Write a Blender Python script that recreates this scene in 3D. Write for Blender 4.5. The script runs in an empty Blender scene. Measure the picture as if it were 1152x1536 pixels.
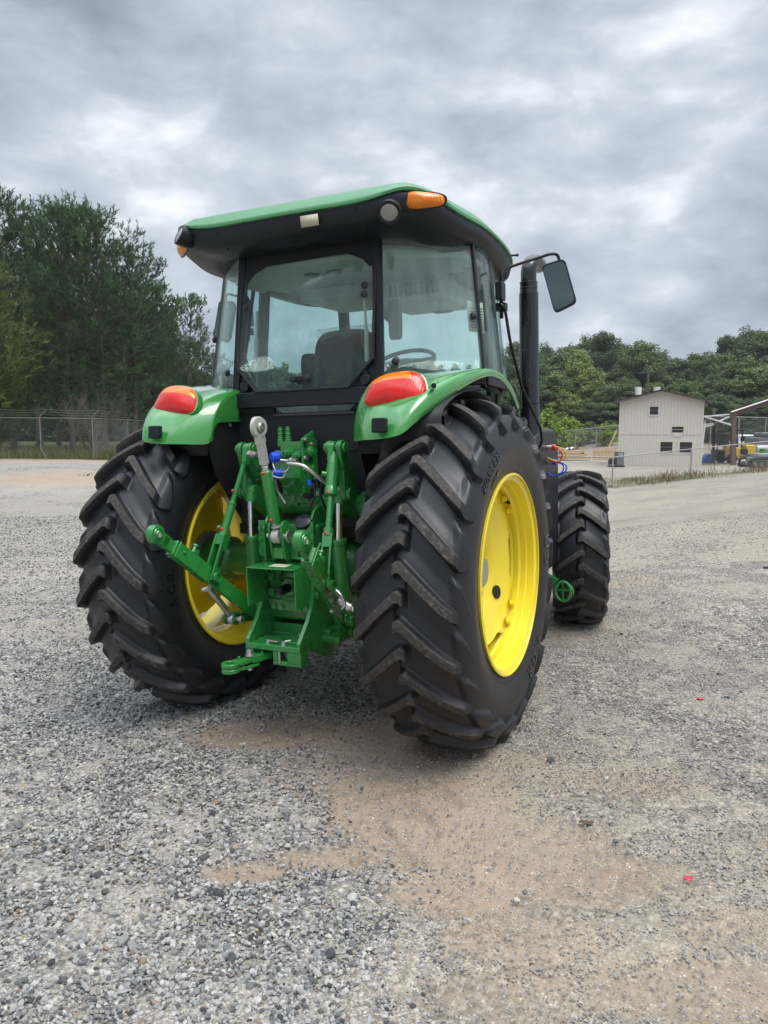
import bpy, math, random
import numpy as np
from mathutils import Vector, Matrix, noise
random.seed(7)
rng = np.random.default_rng(7)
D, C0 = bpy.data, bpy.context
scene = C0.scene
COL = scene.collection
PI = math.pi

# ------------------------------------------------------------------ camera solve
F_PX = 1157.65
CT = Vector((2.1894, -3.7653, 1.6089))      # camera in the tractor's frame
PITCH, YAW, ROLL = -0.1098, 0.4512, -0.0295

def cam_axes(roll):
    cy, sy, cp, sp = math.cos(YAW), math.sin(YAW), math.cos(PITCH), math.sin(PITCH)
    w = Vector((-sy*cp, cy*cp, sp)); r = Vector((cy, sy, 0)); u = r.cross(w)
    cr, sr = math.cos(roll), math.sin(roll)
    return cr*r + sr*u, -sr*r + cr*u, w
rt, ut, wt = cam_axes(ROLL)
rw, uw, ww = cam_axes(0.0)
Bt = Matrix((rt, ut, wt)).transposed(); Bw = Matrix((rw, uw, ww)).transposed()
MR = Bw @ Bt.transposed()                    # tractor frame -> world (the ground tilts a little here)
CW = MR @ CT
NPL = MR @ Vector((0, 0, 1))
HR = Vector((math.cos(YAW), math.sin(YAW), 0)); HF = Vector((-math.sin(YAW), math.cos(YAW), 0))

def W(px, py, depth):
    """point seen at a photo pixel at this depth"""
    return CW + depth*(ww + rw*((px-576)/F_PX) - uw*((py-768)/F_PX))
def ab(x, y):
    return (x-CW.x)*HR.x + (y-CW.y)*HR.y, (x-CW.x)*HF.x + (y-CW.y)*HF.y
def xy(a, b):
    return CW.x + a*HR.x + b*HF.x, CW.y + a*HR.y + b*HF.y
def sst(e0, e1, x):
    t = np.clip((x-e0)/(e1-e0), 0, 1); return t*t*(3-2*t)

T_T = [-2.0, -.42, -.30, -.05, .10, .20, .30, .40, .52, .9, 2.0]
T_Z = [0.25, .0, -.10, -.55, -.9, -1.2, -1.27, -.85, -.4, -.3, -.3]
def terrain(x, y):
    x = np.asarray(x, float); y = np.asarray(y, float)
    a = (x-CW.x)*HR.x + (y-CW.y)*HR.y; b = (x-CW.x)*HF.x + (y-CW.y)*HF.y
    plane = -(NPL.x*x + NPL.y*y)/NPL.z
    plane = np.clip(plane, -.35, .45)
    t = a/np.maximum(b, 3.0)
    z0 = np.interp(t, T_T, T_Z)
    z1 = np.interp(t, [-2, -.3, -.05, .15, 2], [0.3, 0.0, -.8, -1.4, -1.4])
    far = z0 + (z1-z0)*sst(38, 50, b)
    rise = sst(72, 96, b)*np.interp(t, [-.2, .15, .22, .30, .35, .6], [.8, .3, .6, 1.7, 1.4, 1.0]) + sst(95, 230, b)*9.0
    far = far + rise
    # low mound of old gravel in front of the left fence
    far = far + .28*np.exp(-((b-27)/5.0)**2)*sst(-.1, -.3, t)
    w = 1 - sst(7.5, 26, b)
    h = plane*w + far*(1-w)
    h = h + .015*np.sin(x*1.7+y*.6)*np.sin(y*1.3-x*.4)*sst(3, 8, np.hypot(x, y))
    return h
def ground_at(px, depth):
    a = (px-576)/F_PX*depth
    x, y = xy(a, depth); return Vector((x, y, float(terrain(x, y))))
def gp(px, py):
    """first hit of a pixel's ray with the near ground"""
    d = ww + rw*((px-576)/F_PX) - uw*((py-768)/F_PX)
    t = -(NPL.dot(CW))/NPL.dot(d); return CW + d*t, t

# ------------------------------------------------------------------ materials
def new_mat(name):
    m = D.materials.new(name); m.use_nodes = True
    nt = m.node_tree; nt.nodes.clear()
    o = nt.nodes.new('ShaderNodeOutputMaterial')
    return m, nt, o
def N(nt, t, **kw):
    n = nt.nodes.new('ShaderNode'+t)
    for k, v in kw.items():
        if k.startswith('_'): setattr(n, k[1:], v)
        else: n.inputs[k.replace('__', ' ')].default_value = v
    return n
def ramp(nt, fac, stops, interp='LINEAR'):
    r = nt.nodes.new('ShaderNodeValToRGB'); r.color_ramp.interpolation = interp
    e = r.color_ramp.elements
    while len(e) < len(stops): e.new(.5)
    for i, (p, c) in enumerate(stops):
        e[i].position = p; e[i].color = (*c, 1) if len(c) == 3 else c
    nt.links.new(fac, r.inputs[0]); return r
def mixc(nt, fac, a, b, mode='MIX'):
    n = nt.nodes.new('ShaderNodeMix'); n.data_type = 'RGBA'; n.blend_type = mode
    for k, v in ((0, fac), (6, a), (7, b)):
        if hasattr(v, 'is_linked') or hasattr(v, 'links'): nt.links.new(v, n.inputs[k])
        else: n.inputs[k].default_value = v if not isinstance(v, tuple) or len(v) == 4 else (*v, 1)
    return n.outputs[2]
def math_(nt, op, a, b=None, c=None):
    n = nt.nodes.new('ShaderNodeMath'); n.operation = op
    for i, v in enumerate((a, b, c)):
        if v is None: continue
        if hasattr(v, 'links'): nt.links.new(v, n.inputs[i])
        else: n.inputs[i].default_value = v
    return n.outputs[0]
def objco(nt, scale=1.0):
    tc = N(nt, 'TexCoord'); return tc.outputs['Object']
def noise_(nt, co, scale, detail=4, rough=.55, out=0):
    n = N(nt, 'TexNoise', Scale=scale, Detail=detail, Roughness=rough)
    if co is not None: nt.links.new(co, n.inputs['Vector'])
    return n.outputs[out]
def bump(nt, h, strength, dist):
    n = N(nt, 'Bump', Strength=strength, Distance=dist); nt.links.new(h, n.inputs['Height']); return n.outputs[0]

def paint(name, col, rough=.3, coat=.5, var=.12, dirt=.0, dirtcol=(.16, .13, .1), metallic=0.0, bmp=.0, spec=.5, coat_rough=.08):
    m, nt, o = new_mat(name)
    b = N(nt, 'BsdfPrincipled'); co = objco(nt)
    n1 = noise_(nt, co, 3.5, 5, .6)
    c = mixc(nt, n1, tuple(x*(1-var) for x in col), tuple(min(1, x*(1+var)) for x in col))
    if dirt > 0:
        n2 = noise_(nt, co, 9, 8, .7)
        msk = ramp(nt, n2, [(.5, (0, 0, 0)), (.75, (1, 1, 1))]).outputs[0]
        c = mixc(nt, math_(nt, 'MULTIPLY', msk, dirt), c, dirtcol)
    nt.links.new(c, b.inputs['Base Color'])
    n3 = noise_(nt, co, 30, 4, .6)
    mr = N(nt, 'MapRange'); nt.links.new(n3, mr.inputs[0]); mr.inputs[3].default_value = rough*.8; mr.inputs[4].default_value = min(1, rough*1.3)
    nt.links.new(mr.outputs[0], b.inputs['Roughness'])
    b.inputs['Metallic'].default_value = metallic
    b.inputs['Coat Weight'].default_value = coat; b.inputs['Coat Roughness'].default_value = coat_rough
    b.inputs['Specular IOR Level'].default_value = spec
    if bmp > 0:
        nt.links.new(bump(nt, noise_(nt, co, 60, 3, .5), bmp, .002), b.inputs['Normal'])
    nt.links.new(b.outputs[0], o.inputs[0]); return m

M = {}
M['green'] = paint('green paint', (.020, .20, .036), .26, .7, .1, .10, (.02, .10, .03), bmp=.05)
M['green_wet'] = paint('wet green paint', (.040, .25, .045), .22, 1.0, .08, 0, bmp=.0, coat_rough=.05)
M['green_roof'] = paint('drizzle-wet roof paint', (.050, .215, .075), .42, .35, .10, .15, (.10, .28, .14), bmp=.25, coat_rough=.3)
M['green_cast'] = paint('green painted casting', (.018, .175, .034), .35, .5, .15, .25, (.015, .05, .02), bmp=.35)
M['yellow'] = paint('yellow paint', (.86, .68, .022), .30, .5, .06, .14, (.42, .33, .10), bmp=.10)
M['black'] = paint('black plastic', (.005, .0065, .010), .42, .10, .2, .05, (.03, .03, .03), spec=.35)
M['black_gloss'] = paint('black paint', (.006, .007, .010), .25, .5, .2, 0)
M['black_matt'] = paint('matt black panel', (.004, .005, .007), .6, .0, .2, 0)
M['steel'] = paint('zinc plated steel', (.62, .61, .58), .32, .0, .15, .15, (.25, .22, .18), metallic=.9)
M['chrome'] = paint('chromed steel', (.75, .76, .78), .10, .0, .04, 0, metallic=1.0)
M['cast_steel'] = paint('bare cast steel', (.50, .49, .46), .5, .0, .15, .2, (.2, .18, .15), metallic=.35, bmp=.3)
M['blue'] = paint('blue plastic', (.01, .08, .75), .35, .2, .05, 0)
M['red'] = paint('red plastic', (.6, .03, .02), .35, .2, .05, 0)
M['yhose'] = paint('yellow hose', (.75, .42, .02), .4, .2, .05, 0)
M['interior'] = paint('grey cab lining', (.20, .205, .20), .6, .0, .1, 0)
M['interior_dark'] = paint('dark cab trim', (.05, .053, .055), .6, .0, .1, 0)
M['liner'] = paint('roof lining', (.42, .43, .41), .7, .0, .05, 0)
M['seat'] = paint('seat fabric', (.018, .019, .022), .75, .0, .2, 0)
M['label'] = paint('paper label', (.52, .46, .36), .6, .0, .1, .3, (.3, .25, .18))
M['rubber_smooth'] = paint('rubber seal', (.012, .013, .015), .55, .0, .2, 0)
M['galv_dark'] = paint('weathered galvanised wire', (.16, .165, .16), .6, .0, .15, .2, (.12, .11, .1), metallic=.2)
M['galv'] = paint('galvanised steel', (.33, .335, .33), .5, .0, .15, .2, (.25, .23, .2), metallic=.4)

def lens(name, col, scale=120):
    m, nt, o = new_mat(name); b = N(nt, 'BsdfPrincipled'); co = objco(nt)
    n1 = noise_(nt, co, 14, 3, .5)
    w = N(nt, 'TexWave', Scale=scale*.25, Distortion=.3); nt.links.new(co, w.inputs['Vector'])
    f = math_(nt, 'MULTIPLY', math_(nt, 'ADD', n1, w.outputs[1]), .5)
    c = mixc(nt, f, tuple(x*.55 for x in col), tuple(min(1, x*1.35) for x in col))
    nt.links.new(c, b.inputs['Base Color']); b.inputs['Roughness'].default_value = .12
    b.inputs['Coat Weight'].default_value = .45; b.inputs['Specular IOR Level'].default_value = .35; b.inputs['Subsurface Weight'].default_value = .0
    nt.links.new(bump(nt, w.outputs[1], .25, .002), b.inputs['Normal'])
    b.inputs['Coat Roughness'].default_value = .03
    nt.links.new(b.outputs[0], o.inputs[0]); return m
M['lens_red'] = lens('red lens', (.66, .016, .010))
M['lens_amber'] = lens('amber lens', (.90, .20, .01))
M['lens_clear'] = lens('clear lens', (.26, .26, .24))

def glass(name, tint, film=.05, rough=.0):
    m, nt, o = new_mat(name)
    tr = N(nt, 'BsdfTransparent', Color=(*tint, 1)); gl = N(nt, 'BsdfGlossy', Color=(1, 1, 1, 1), Roughness=.015)
    df = N(nt, 'BsdfDiffuse', Color=(.60, .66, .66, 1))
    co = objco(nt)
    streak = N(nt, 'Mapping'); streak.inputs['Scale'].default_value = (9, 9, 1.2); nt.links.new(co, streak.inputs[0])
    ns = noise_(nt, streak.outputs[0], 2.5, 5, .6)
    vo = N(nt, 'TexVoronoi', Scale=140.0); nt.links.new(co, vo.inputs['Vector'])
    drops = ramp(nt, vo.outputs['Distance'], [(.0, (1, 1, 1)), (.22, (0, 0, 0))]).outputs[0]
    nd = ramp(nt, noise_(nt, co, 2.2, 3, .6), [(.45, (0, 0, 0)), (.65, (1, 1, 1))]).outputs[0]
    dmask = math_(nt, 'MULTIPLY', math_(nt, 'MULTIPLY', drops, nd), .08)
    fac = math_(nt, 'ADD', math_(nt, 'MULTIPLY', ns, film*2), dmask)
    mx = N(nt, 'MixShader'); nt.links.new(fac, mx.inputs[0]); nt.links.new(tr.outputs[0], mx.inputs[1]); nt.links.new(df.outputs[0], mx.inputs[2])
    lw = N(nt, 'LayerWeight', Blend=.5)
    fr_ = math_(nt, 'MULTIPLY_ADD', math_(nt, 'POWER', lw.outputs['Facing'], 4.5), .40, .035)
    nt.links.new(bump(nt, vo.outputs['Distance'], .04, .001), gl.inputs['Normal'])
    m2 = N(nt, 'MixShader'); nt.links.new(fr_, m2.inputs[0]); nt.links.new(mx.outputs[0], m2.inputs[1]); nt.links.new(gl.outputs[0], m2.inputs[2])
    nt.links.new(m2.outputs[0], o.inputs[0]); return m
M['glass'] = glass('tinted cab glass', (.885, .99, .968), .042)
M['glass_q'] = glass('tinted quarter glass', (.885, .99, .968), .10)
M['glass_side'] = glass('tinted side glass', (.90, .99, .97), .02)
M['glass_dark'] = glass('dark window glass', (.10, .11, .12), .05)
m, nt, o = new_mat('darkened mirror'); b = N(nt, 'BsdfGlossy', Color=(.13, .165, .165, 1), Roughness=.02)  # dark tint put into the colour for reflected surroundings that are not modelled
nt.links.new(b.outputs[0], o.inputs[0]); M['mirror'] = m

def rubber():
    m, nt, o = new_mat('tyre rubber'); b = N(nt, 'BsdfPrincipled'); co = objco(nt)
    at = N(nt, 'Attribute'); at.attribute_name = 'lug'
    n1 = noise_(nt, co, 6, 6, .65); n2 = noise_(nt, co, 55, 6, .75); n3 = noise_(nt, co, 240, 3, .6)
    base = mixc(nt, n1, (.0055, .006, .0075), (.015, .0155, .018))
    # pale scuffs and chalky spots
    sc = ramp(nt, noise_(nt, co, 11, 9, .8), [(.62, (0, 0, 0)), (.74, (1, 1, 1))]).outputs[0]
    base = mixc(nt, math_(nt, 'MULTIPLY', sc, .40), base, (.075, .075, .08))
    sp = ramp(nt, n3, [(.66, (0, 0, 0)), (.74, (1, 1, 1))]).outputs[0]
    patch = ramp(nt, noise_(nt, co, 2.4, 4, .6), [(.52, (0, 0, 0)), (.68, (1, 1, 1))]).outputs[0]
    base = mixc(nt, math_(nt, 'MULTIPLY', math_(nt, 'MULTIPLY', sp, patch), .5), base, (.35, .34, .33))
    # dust ground into the lug faces
    dust = ramp(nt, n2, [(.32, (.018, .017, .016)), (.52, (.055, .049, .043)), (.74, (.19, .168, .145))]).outputs[0]
    f = math_(nt, 'MULTIPLY', at.outputs['Fac'], ramp(nt, noise_(nt, co, 4, 5, .7), [(.3, (.55, .55, .55)), (.6, (1, 1, 1))]).outputs[0])
    c = mixc(nt, f, base, dust)
    nt.links.new(c, b.inputs['Base Color'])
    r = mixc(nt, at.outputs['Fac'], (.40, .40, .40), (.85, .85, .85))
    nt.links.new(r, b.inputs['Roughness'])
    hh = math_(nt, 'ADD', math_(nt, 'MULTIPLY', n2, .7), math_(nt, 'MULTIPLY', n3, .4))
    nt.links.new(bump(nt, hh, .35, .004), b.inputs['Normal'])
    nt.links.new(b.outputs[0], o.inputs[0]); return m
M['rubber'] = rubber()

# ------------------------------------------------------------------ mesh builder
class MB:
    def __init__(s, split=False): s.v, s.f, s.cuts, s.split = [], [], [], split
    def cut(s): s.cuts.append((len(s.v), len(s.f))); return s
    def add(s, vs, fs):
        k = len(s.v); s.v += [tuple(v) for v in vs]; s.f += [tuple(i+k for i in f) for f in fs]; return s
    def box(s, lo, hi, rot=None, piv=None):
        x0, y0, z0 = lo; x1, y1, z1 = hi
        vs = [Vector(p) for p in ((x0,y0,z0),(x1,y0,z0),(x1,y1,z0),(x0,y1,z0),(x0,y0,z1),(x1,y0,z1),(x1,y1,z1),(x0,y1,z1))]
        if rot is not None:
            c = Vector(piv) if piv else (vs[0]+vs[6])/2
            vs = [c + rot @ (v-c) for v in vs]
        return s.add(vs, [(0,3,2,1),(4,5,6,7),(0,1,5,4),(1,2,6,5),(2,3,7,6),(3,0,4,7)])
    def bar(s, p, q, w, h, up=(0, 0, 1)):
        """rectangular bar between p and q; w across, h along up"""
        p, q = Vector(p), Vector(q); d = (q-p).normalized(); u = Vector(up); side = d.cross(u)
        if side.length < 1e-4: side = d.cross(Vector((1, 0, 0)))
        side.normalize(); u = side.cross(d)
        vs = [e + side*(sx*w/2) + u*(sz*h/2) for e in (p, q) for sx, sz in ((-1,-1),(1,-1),(1,1),(-1,1))]
        return s.add(vs, [(0,1,2,3),(7,6,5,4),(0,4,5,1),(1,5,6,2),(2,6,7,3),(3,7,4,0)])
    def tube(s, pts, r, n=12, caps=True, squash=None):
        pts = [Vector(p) for p in pts]; rs = r if isinstance(r, (list, tuple)) else [r]*len(pts)
        base = len(s.v); prev = None
        for i, p in enumerate(pts):
            d = (pts[min(i+1, len(pts)-1)] - pts[max(i-1, 0)])
            if d.length < 1e-9: d = Vector((0, 0, 1))
            d.normalize()
            if prev is None:
                a = d.cross(Vector((0, 0, 1)))
                if a.length < 1e-3: a = d.cross(Vector((1, 0, 0)))
                a.normalize()
            else:
                a = (prev - d*prev.dot(d)).normalized()
            prev = a; b = d.cross(a)
            for k in range(n):
                t = 2*PI*k/n; s.v.append(tuple(p + a*(rs[i]*math.cos(t)) + b*(rs[i]*math.sin(t))))
        m = len(pts)
        for i in range(m-1):
            for k in range(n):
                a0 = base+i*n+k; a1 = base+i*n+(k+1) % n
                s.f.append((a0, a1, a1+n, a0+n))
        if caps:
            s.f.append(tuple(base+k for k in range(n))[::-1]); s.f.append(tuple(base+(m-1)*n+k for k in range(n)))
        return s
    def cyl(s, p, q, r, n=20): return s.tube([p, q], r, n)
    def lathe(s, prof, org=(0, 0, 0), axis='X', n=48, close=False):
        """prof: (along, radius)"""
        base = len(s.v); o = Vector(org)
        for (a, r) in prof:
            for k in range(n):
                t = 2*PI*k/n; c, sn = r*math.cos(t), r*math.sin(t)
                v = (a, c, sn) if axis == 'X' else ((c, a, sn) if axis == 'Y' else (c, sn, a))
                s.v.append(tuple(o+Vector(v)))
        m = len(prof)
        for i in range(m-1 if not close else m):
            j = (i+1) % m
            for k in range(n):
                s.f.append((base+i*n+k, base+i*n+(k+1) % n, base+j*n+(k+1) % n, base+j*n+k))
        if not close:
            if prof[0][1] > 1e-6: s.f.append(tuple(base+k for k in range(n))[::-1])
            if prof[-1][1] > 1e-6: s.f.append(tuple(base+(m-1)*n+k for k in range(n)))
        return s
    def prism(s, poly, axis, a0, a1):
        """2-D polygon (in the other two axes, in order) extruded along axis"""
        n = len(poly)
        def P(u, v, a): return {'X': (a, u, v), 'Y': (u, a, v), 'Z': (u, v, a)}[axis]
        s.add([P(u, v, a0) for u, v in poly] + [P(u, v, a1) for u, v in poly],
              [tuple(range(n))[::-1], tuple(range(n, 2*n))] + [(i, (i+1) % n, n+(i+1) % n, n+i) for i in range(n)])
        return s
    def ball(s, c, r, sx=1, sy=1, sz=1, n=16, m=10):
        vs = []; fs = []
        for i in range(m+1):
            ph = PI*i/m
            for k in range(n):
                t = 2*PI*k/n
                vs.append((c[0]+r*sx*math.sin(ph)*math.cos(t), c[1]+r*sy*math.sin(ph)*math.sin(t), c[2]+r*sz*math.cos(ph)))
        for i in range(m):
            for k in range(n):
                fs.append((i*n+k, (i+1)*n+k, (i+1)*n+(k+1) % n, i*n+(k+1) % n))
        return s.add(vs, fs)
    def bolt(s, c, d, r=.01, h=.008):
        if s.split: s.cut()
        c = Vector(c); d = Vector(d).normalized(); s.tube([c, c+d*h*.3], r*1.35, 14); s.tube([c, c+d*h], r, 6); return s
    def grid(s, rows):
        """rows of equal-length point lists"""
        n = len(rows[0]); base = len(s.v)
        for r in rows: s.v += [tuple(p) for p in r]
        for i in range(len(rows)-1):
            for k in range(n-1):
                a = base+i*n+k; s.f.append((a, a+1, a+n+1, a+n))
        return s
    def mirror_x(s):
        k = len(s.v); s.v += [(-x, y, z) for x, y, z in s.v]; s.f += [tuple(i+k for i in f[::-1]) for f in s.f]; return s
    def build(s, name, mat, parent=None, bevel=0.0, angle=35, solid=0.0, subd=0, fix=True, seg=2, offset=0):
        if s.cuts:
            cs = s.cuts + [(len(s.v), len(s.f))]; first = None
            if cs[0] != (0, 0): cs = [(0, 0)] + cs
            for (v0, f0), (v1, f1) in zip(cs, cs[1:]):
                if v1 <= v0: continue
                q = MB(); q.v = s.v[v0:v1]; q.f = [tuple(i-v0 for i in f) for f in s.f[f0:f1]]
                o_ = q.build(name, mat, parent, bevel, angle, solid, subd, fix, seg, offset); first = first or o_
            return first
        me = D.meshes.new(name); me.from_pydata(s.v, [], s.f)
        if fix:
            import bmesh
            bm = bmesh.new(); bm.from_mesh(me); bmesh.ops.remove_doubles(bm, verts=bm.verts, dist=1e-6)
            bmesh.ops.recalc_face_normals(bm, faces=bm.faces); bm.to_mesh(me); bm.free()
        me.polygons.foreach_set('use_smooth', [True]*len(me.polygons))
        if not bevel and not subd: me.set_sharp_from_angle(angle=math.radians(angle))
        for mm in (mat if isinstance(mat, list) else [mat]): me.materials.append(mm)
        o = D.objects.new(name, me); COL.objects.link(o)
        if solid:
            md = o.modifiers.new('solid', 'SOLIDIFY'); md.thickness = solid; md.offset = offset
        if subd:
            md = o.modifiers.new('sub', 'SUBSURF'); md.levels = md.render_levels = subd
        if bevel:
            md = o.modifiers.new('bev', 'BEVEL'); md.width = bevel; md.segments = seg; md.limit_method = 'ANGLE'; md.angle_limit = math.radians(32)
            md.harden_normals = True; md.use_clamp_overlap = True
            me.set_sharp_from_angle(angle=math.radians(50))
        if parent: o.parent = parent
        return o

def spline(pts, n=6, closed=False):
    """Catmull-Rom through pts"""
    P = [Vector(p) for p in pts]; out = []; m = len(P)
    for i in range(m if closed else m-1):
        p1, p2 = P[i], P[(i+1) % m]
        p0 = P[i-1] if (i > 0 or closed) else p1*2-p2
        p3 = P[(i+2) % m] if (i+2 < m or closed) else p2*2-p1
        for k in range(n):
            t = k/n
            out.append(.5*((2*p1)+(p2-p0)*t+(2*p0-5*p1+4*p2-p3)*t*t+(3*p1-p0-3*p2+p3)*t**3))
    if not closed: out.append(P[-1])
    return out

def empty(name, loc=(0, 0, 0), label=None, cat=None, group=None):
    o = D.objects.new(name, None); COL.objects.link(o); o.location = loc; o.empty_display_size = .2
    tag(o, label, cat, group); return o
def tag(o, label=None, cat=None, group=None, kind=None):
    if label: o['label'] = label
    if cat: o['category'] = cat
    if group: o['group'] = group
    if kind: o['kind'] = kind
    return o
def copy_tree(o, parent=None):
    c = o.copy(); COL.objects.link(c)
    for k in ('label', 'category', 'group'):
        pass
    if parent is not None: c.parent = parent
    for ch in list(o.children): copy_tree(ch, c)
    return c
SKYX, SKYY = 4.1, 7.7
# ================================================================== TRACTOR
tractor = empty('tractor', (0, 0, 0), 'green tractor with yellow wheels and black cab, rear hitch facing the camera on gravel', 'tractor')
tractor.matrix_world = MR.to_4x4()
TP = tractor

# ---- tyre: one continuous height field over (angle, profile)
def make_tyre(name, prof, H, nl, drop, s_c_x, ext, per=44, face=.17):
    P = spline([(x, r, 0) for x, r in prof], 8)
    S = [0.0]
    for i in range(1, len(P)): S.append(S[-1] + (P[i]-P[i-1]).length)
    S = np.array(S); X = np.array([p.x for p in P]); R = np.array([p.y for p in P])
    s_c = float(np.interp(s_c_x, X[:int(np.argmax(X))+1], S[:int(np.argmax(X))+1]))
    smax = S[-1]
    fine = np.arange(0, s_c+ext+.05, .0065); rest = np.linspace(fine[-1], smax, 44)[1:]
    ss = np.concatenate([fine, rest]); hx = np.interp(ss, S, X); hr = np.interp(ss, S, R)
    for rr0 in (R[-1]+.026, R[-1]+.036): hx = hx + .0035*np.exp(-((hr-rr0)/.0045)**2)*(hx > s_c_x)
    # normals
    dx = np.gradient(hx, ss); dr = np.gradient(hr, ss); ln = np.hypot(dx, dr); nx, nr = -dr/ln, dx/ln
    s_all = np.concatenate([-ss[:0:-1], ss]); x_all = np.concatenate([-hx[:0:-1], hx]); r_all = np.concatenate([hr[:0:-1], hr])
    nx_all = np.concatenate([-nx[:0:-1], nx]); nr_all = np.concatenate([nr[:0:-1], nr])
    NT = nl*per; i = np.arange(NT)
    th0 = 2*PI*i/NT
    rad = float(R[0])
    Sg, Tg = np.meshgrid(s_all, th0, indexing='ij'); Xg = np.repeat(x_all[:, None], NT, 1)
    a = np.sqrt(Sg**2 + .012**2) - .012
    sk = np.minimum(a, s_c+.02); skew = (sk*drop + .55*np.maximum(0, sk-.05)**2)/rad
    def lug(ph, s, x, side):
        up = sst(.38, .80, ph)*.30 + sst(.74, 1-face, ph)*.70
        h = up*(ph < 1) * 1.0
        h = np.where(ph < .045, 1-sst(0, .045, ph), h)
        st = sst(-.040, -.022, x*side)
        h = h*st
        b = .50*sst(.06, .30, ph)*(1-.45*sst(.985, 1.0, ph))
        b = np.where(ph < .02, .28*(1-ph/.02), b)
        e = s_c + .028 + ext*(sst(.03, .80, ph)**.8)
        e = np.where(ph > .93, e - ext*.55*sst(.93, 1.0, ph), e)
        k = sst(s_c-.004, s_c+.026, s)
        hb = b*(1-sst(e-.008, e+.012, s))
        # valley step up to the buttress near the shoulder
        val = np.where(s < s_c, h, h*(1-k)+hb*k)
        return val, h*(1-k)
    bas = -i[None, :]/per + np.zeros_like(Sg)
    phR = np.mod(bas, 1.0); phL = np.mod(bas+.5, 1.0)
    vR, fR = lug(phR, np.abs(Sg), Xg, 1); vL, fL = lug(phL, np.abs(Sg), Xg, -1)
    use = sst(-.04, -.02, Xg); useL = sst(-.04, -.02, -Xg)
    h = np.maximum(vR*use, vL*useL); fc = np.maximum(fR*use, fL*useL)
    # a little wear
    th = Tg - skew
    px_ = Xg + nx_all[:, None]*h*H; pr = r_all[:, None] + nr_all[:, None]*h*H
    V = np.stack([px_, -pr*np.cos(th), pr*np.sin(th)], -1).reshape(-1, 3)
    ns = len(s_all); f = []
    I = np.arange(ns-1)[:, None]*NT; J = np.arange(NT)[None, :]; J2 = (J+1) % NT
    Fq = np.stack([I+J, I+J2, I+NT+J2, I+NT+J], -1).reshape(-1, 4)
    me = D.meshes.new(name); me.vertices.add(len(V)); me.vertices.foreach_set('co', V.ravel())
    me.loops.add(Fq.size); me.loops.foreach_set('vertex_index', Fq.ravel().astype(np.int32))
    me.polygons.add(len(Fq)); me.polygons.foreach_set('loop_start', (np.arange(len(Fq))*4).astype(np.int32))
    me.update(calc_edges=True); me.validate()
    at = me.attributes.new('lug', 'FLOAT', 'POINT'); at.data.foreach_set('value', (sst(.86, .98, fc)).ravel().astype(np.float32))
    me.polygons.foreach_set('use_smooth', [True]*len(me.polygons)); me.set_sharp_from_angle(angle=math.radians(48))
    me.materials.append(M['rubber'])
    return me, (X, R)

RW, RZ = .837, .844            # rear wheel centre x, z
rear_prof = [(0, .836), (.06, .834), (.12, .828), (.17, .817), (.205, .802), (.232, .775), (.250, .735), (.262, .69), (.266, .645), (.258, .595), (.244, .55), (.235, .52), (.236, .505)]
rear_me, rear_XR = make_tyre('tyre', rear_prof, .056, 22, .92, .205, .062, face=.175)
front_prof = [(x*1.14, r) for x, r in [(0, .578), (.05, .576), (.1, .568), (.135, .556), (.158, .538), (.175, .50), (.182, .46), (.178, .42), (.168, .385), (.165, .37)]]
front_me, _ = make_tyre('tyre', front_prof, .042, 18, .74, .154, .035, per=40, face=.19)

def rim_mesh(mb, hw, rr, xo):
    k = rr/.508
    prof = [(hw+.004, rr-.004), (hw, rr+.004), (hw-.008, rr+.002), (hw-.012, rr-.012), (hw-.018, rr-.026), (hw-.055, rr-.030), (hw-.062, rr-.036), (hw-.09, rr-.038), (hw-.10, rr-.048), (hw-.13, rr-.050), (hw-.142, rr-.058),
            (0.02, rr-.060), (0.0, rr-.052), (-.03, rr-.052), (-.05, rr-.060), (-hw+.142, rr-.058), (-hw+.13, rr-.050), (-hw+.10, rr-.048), (-hw+.09, rr-.038), (-hw+.06, rr-.040), (-hw+.018, rr-.028), (-hw+.012, rr-.012), (-hw+.008, rr+.002), (-hw, rr+.004), (-hw-.004, rr-.004)]
    mb.lathe(prof, (0, 0, 0), 'X', 128)
    mb.f = mb.f[:-2]
    return mb

def bent_text(txt, size, rt_, ang0, parent, name, flip=False, xoff=.0, mirror=False):
    cu = D.curves.new('t', 'FONT'); cu.body = txt; cu.size = size; cu.extrude = .0025; cu.offset = .0012; cu.align_x = 'CENTER'
    ob = D.objects.new('t', cu); COL.objects.link(ob)
    C0.view_layer.update(); dg = C0.evaluated_depsgraph_get()
    me = D.meshes.new_from_object(ob.evaluated_get(dg)); D.objects.remove(ob, do_unlink=True)
    X, R = rear_XR; k = int(np.argmax(X)); sel = slice(int(len(X)*.35), len(X)); order = np.argsort(R[sel])
    for v in me.vertices:
        u, w_, e = v.co.x, v.co.y, v.co.z
        r = rt_ + w_; a = ang0 - u/rt_            # angle from +Y toward +Z, clockwise reading seen from +X
        xs = float(np.interp(r, R[sel][order], X[sel][order]))
        v.co = (xs + e + .0015 + xoff, r*math.cos(a), r*math.sin(a))
    me.name = name; me.materials.clear(); me.materials.append(M['letter'])
    o = D.objects.new(name, me); COL.objects.link(o); o.parent = parent; return o
M['letter'] = paint('moulded rubber lettering', (.006, .006, .008), .22, .3, .2, 0)

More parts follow.
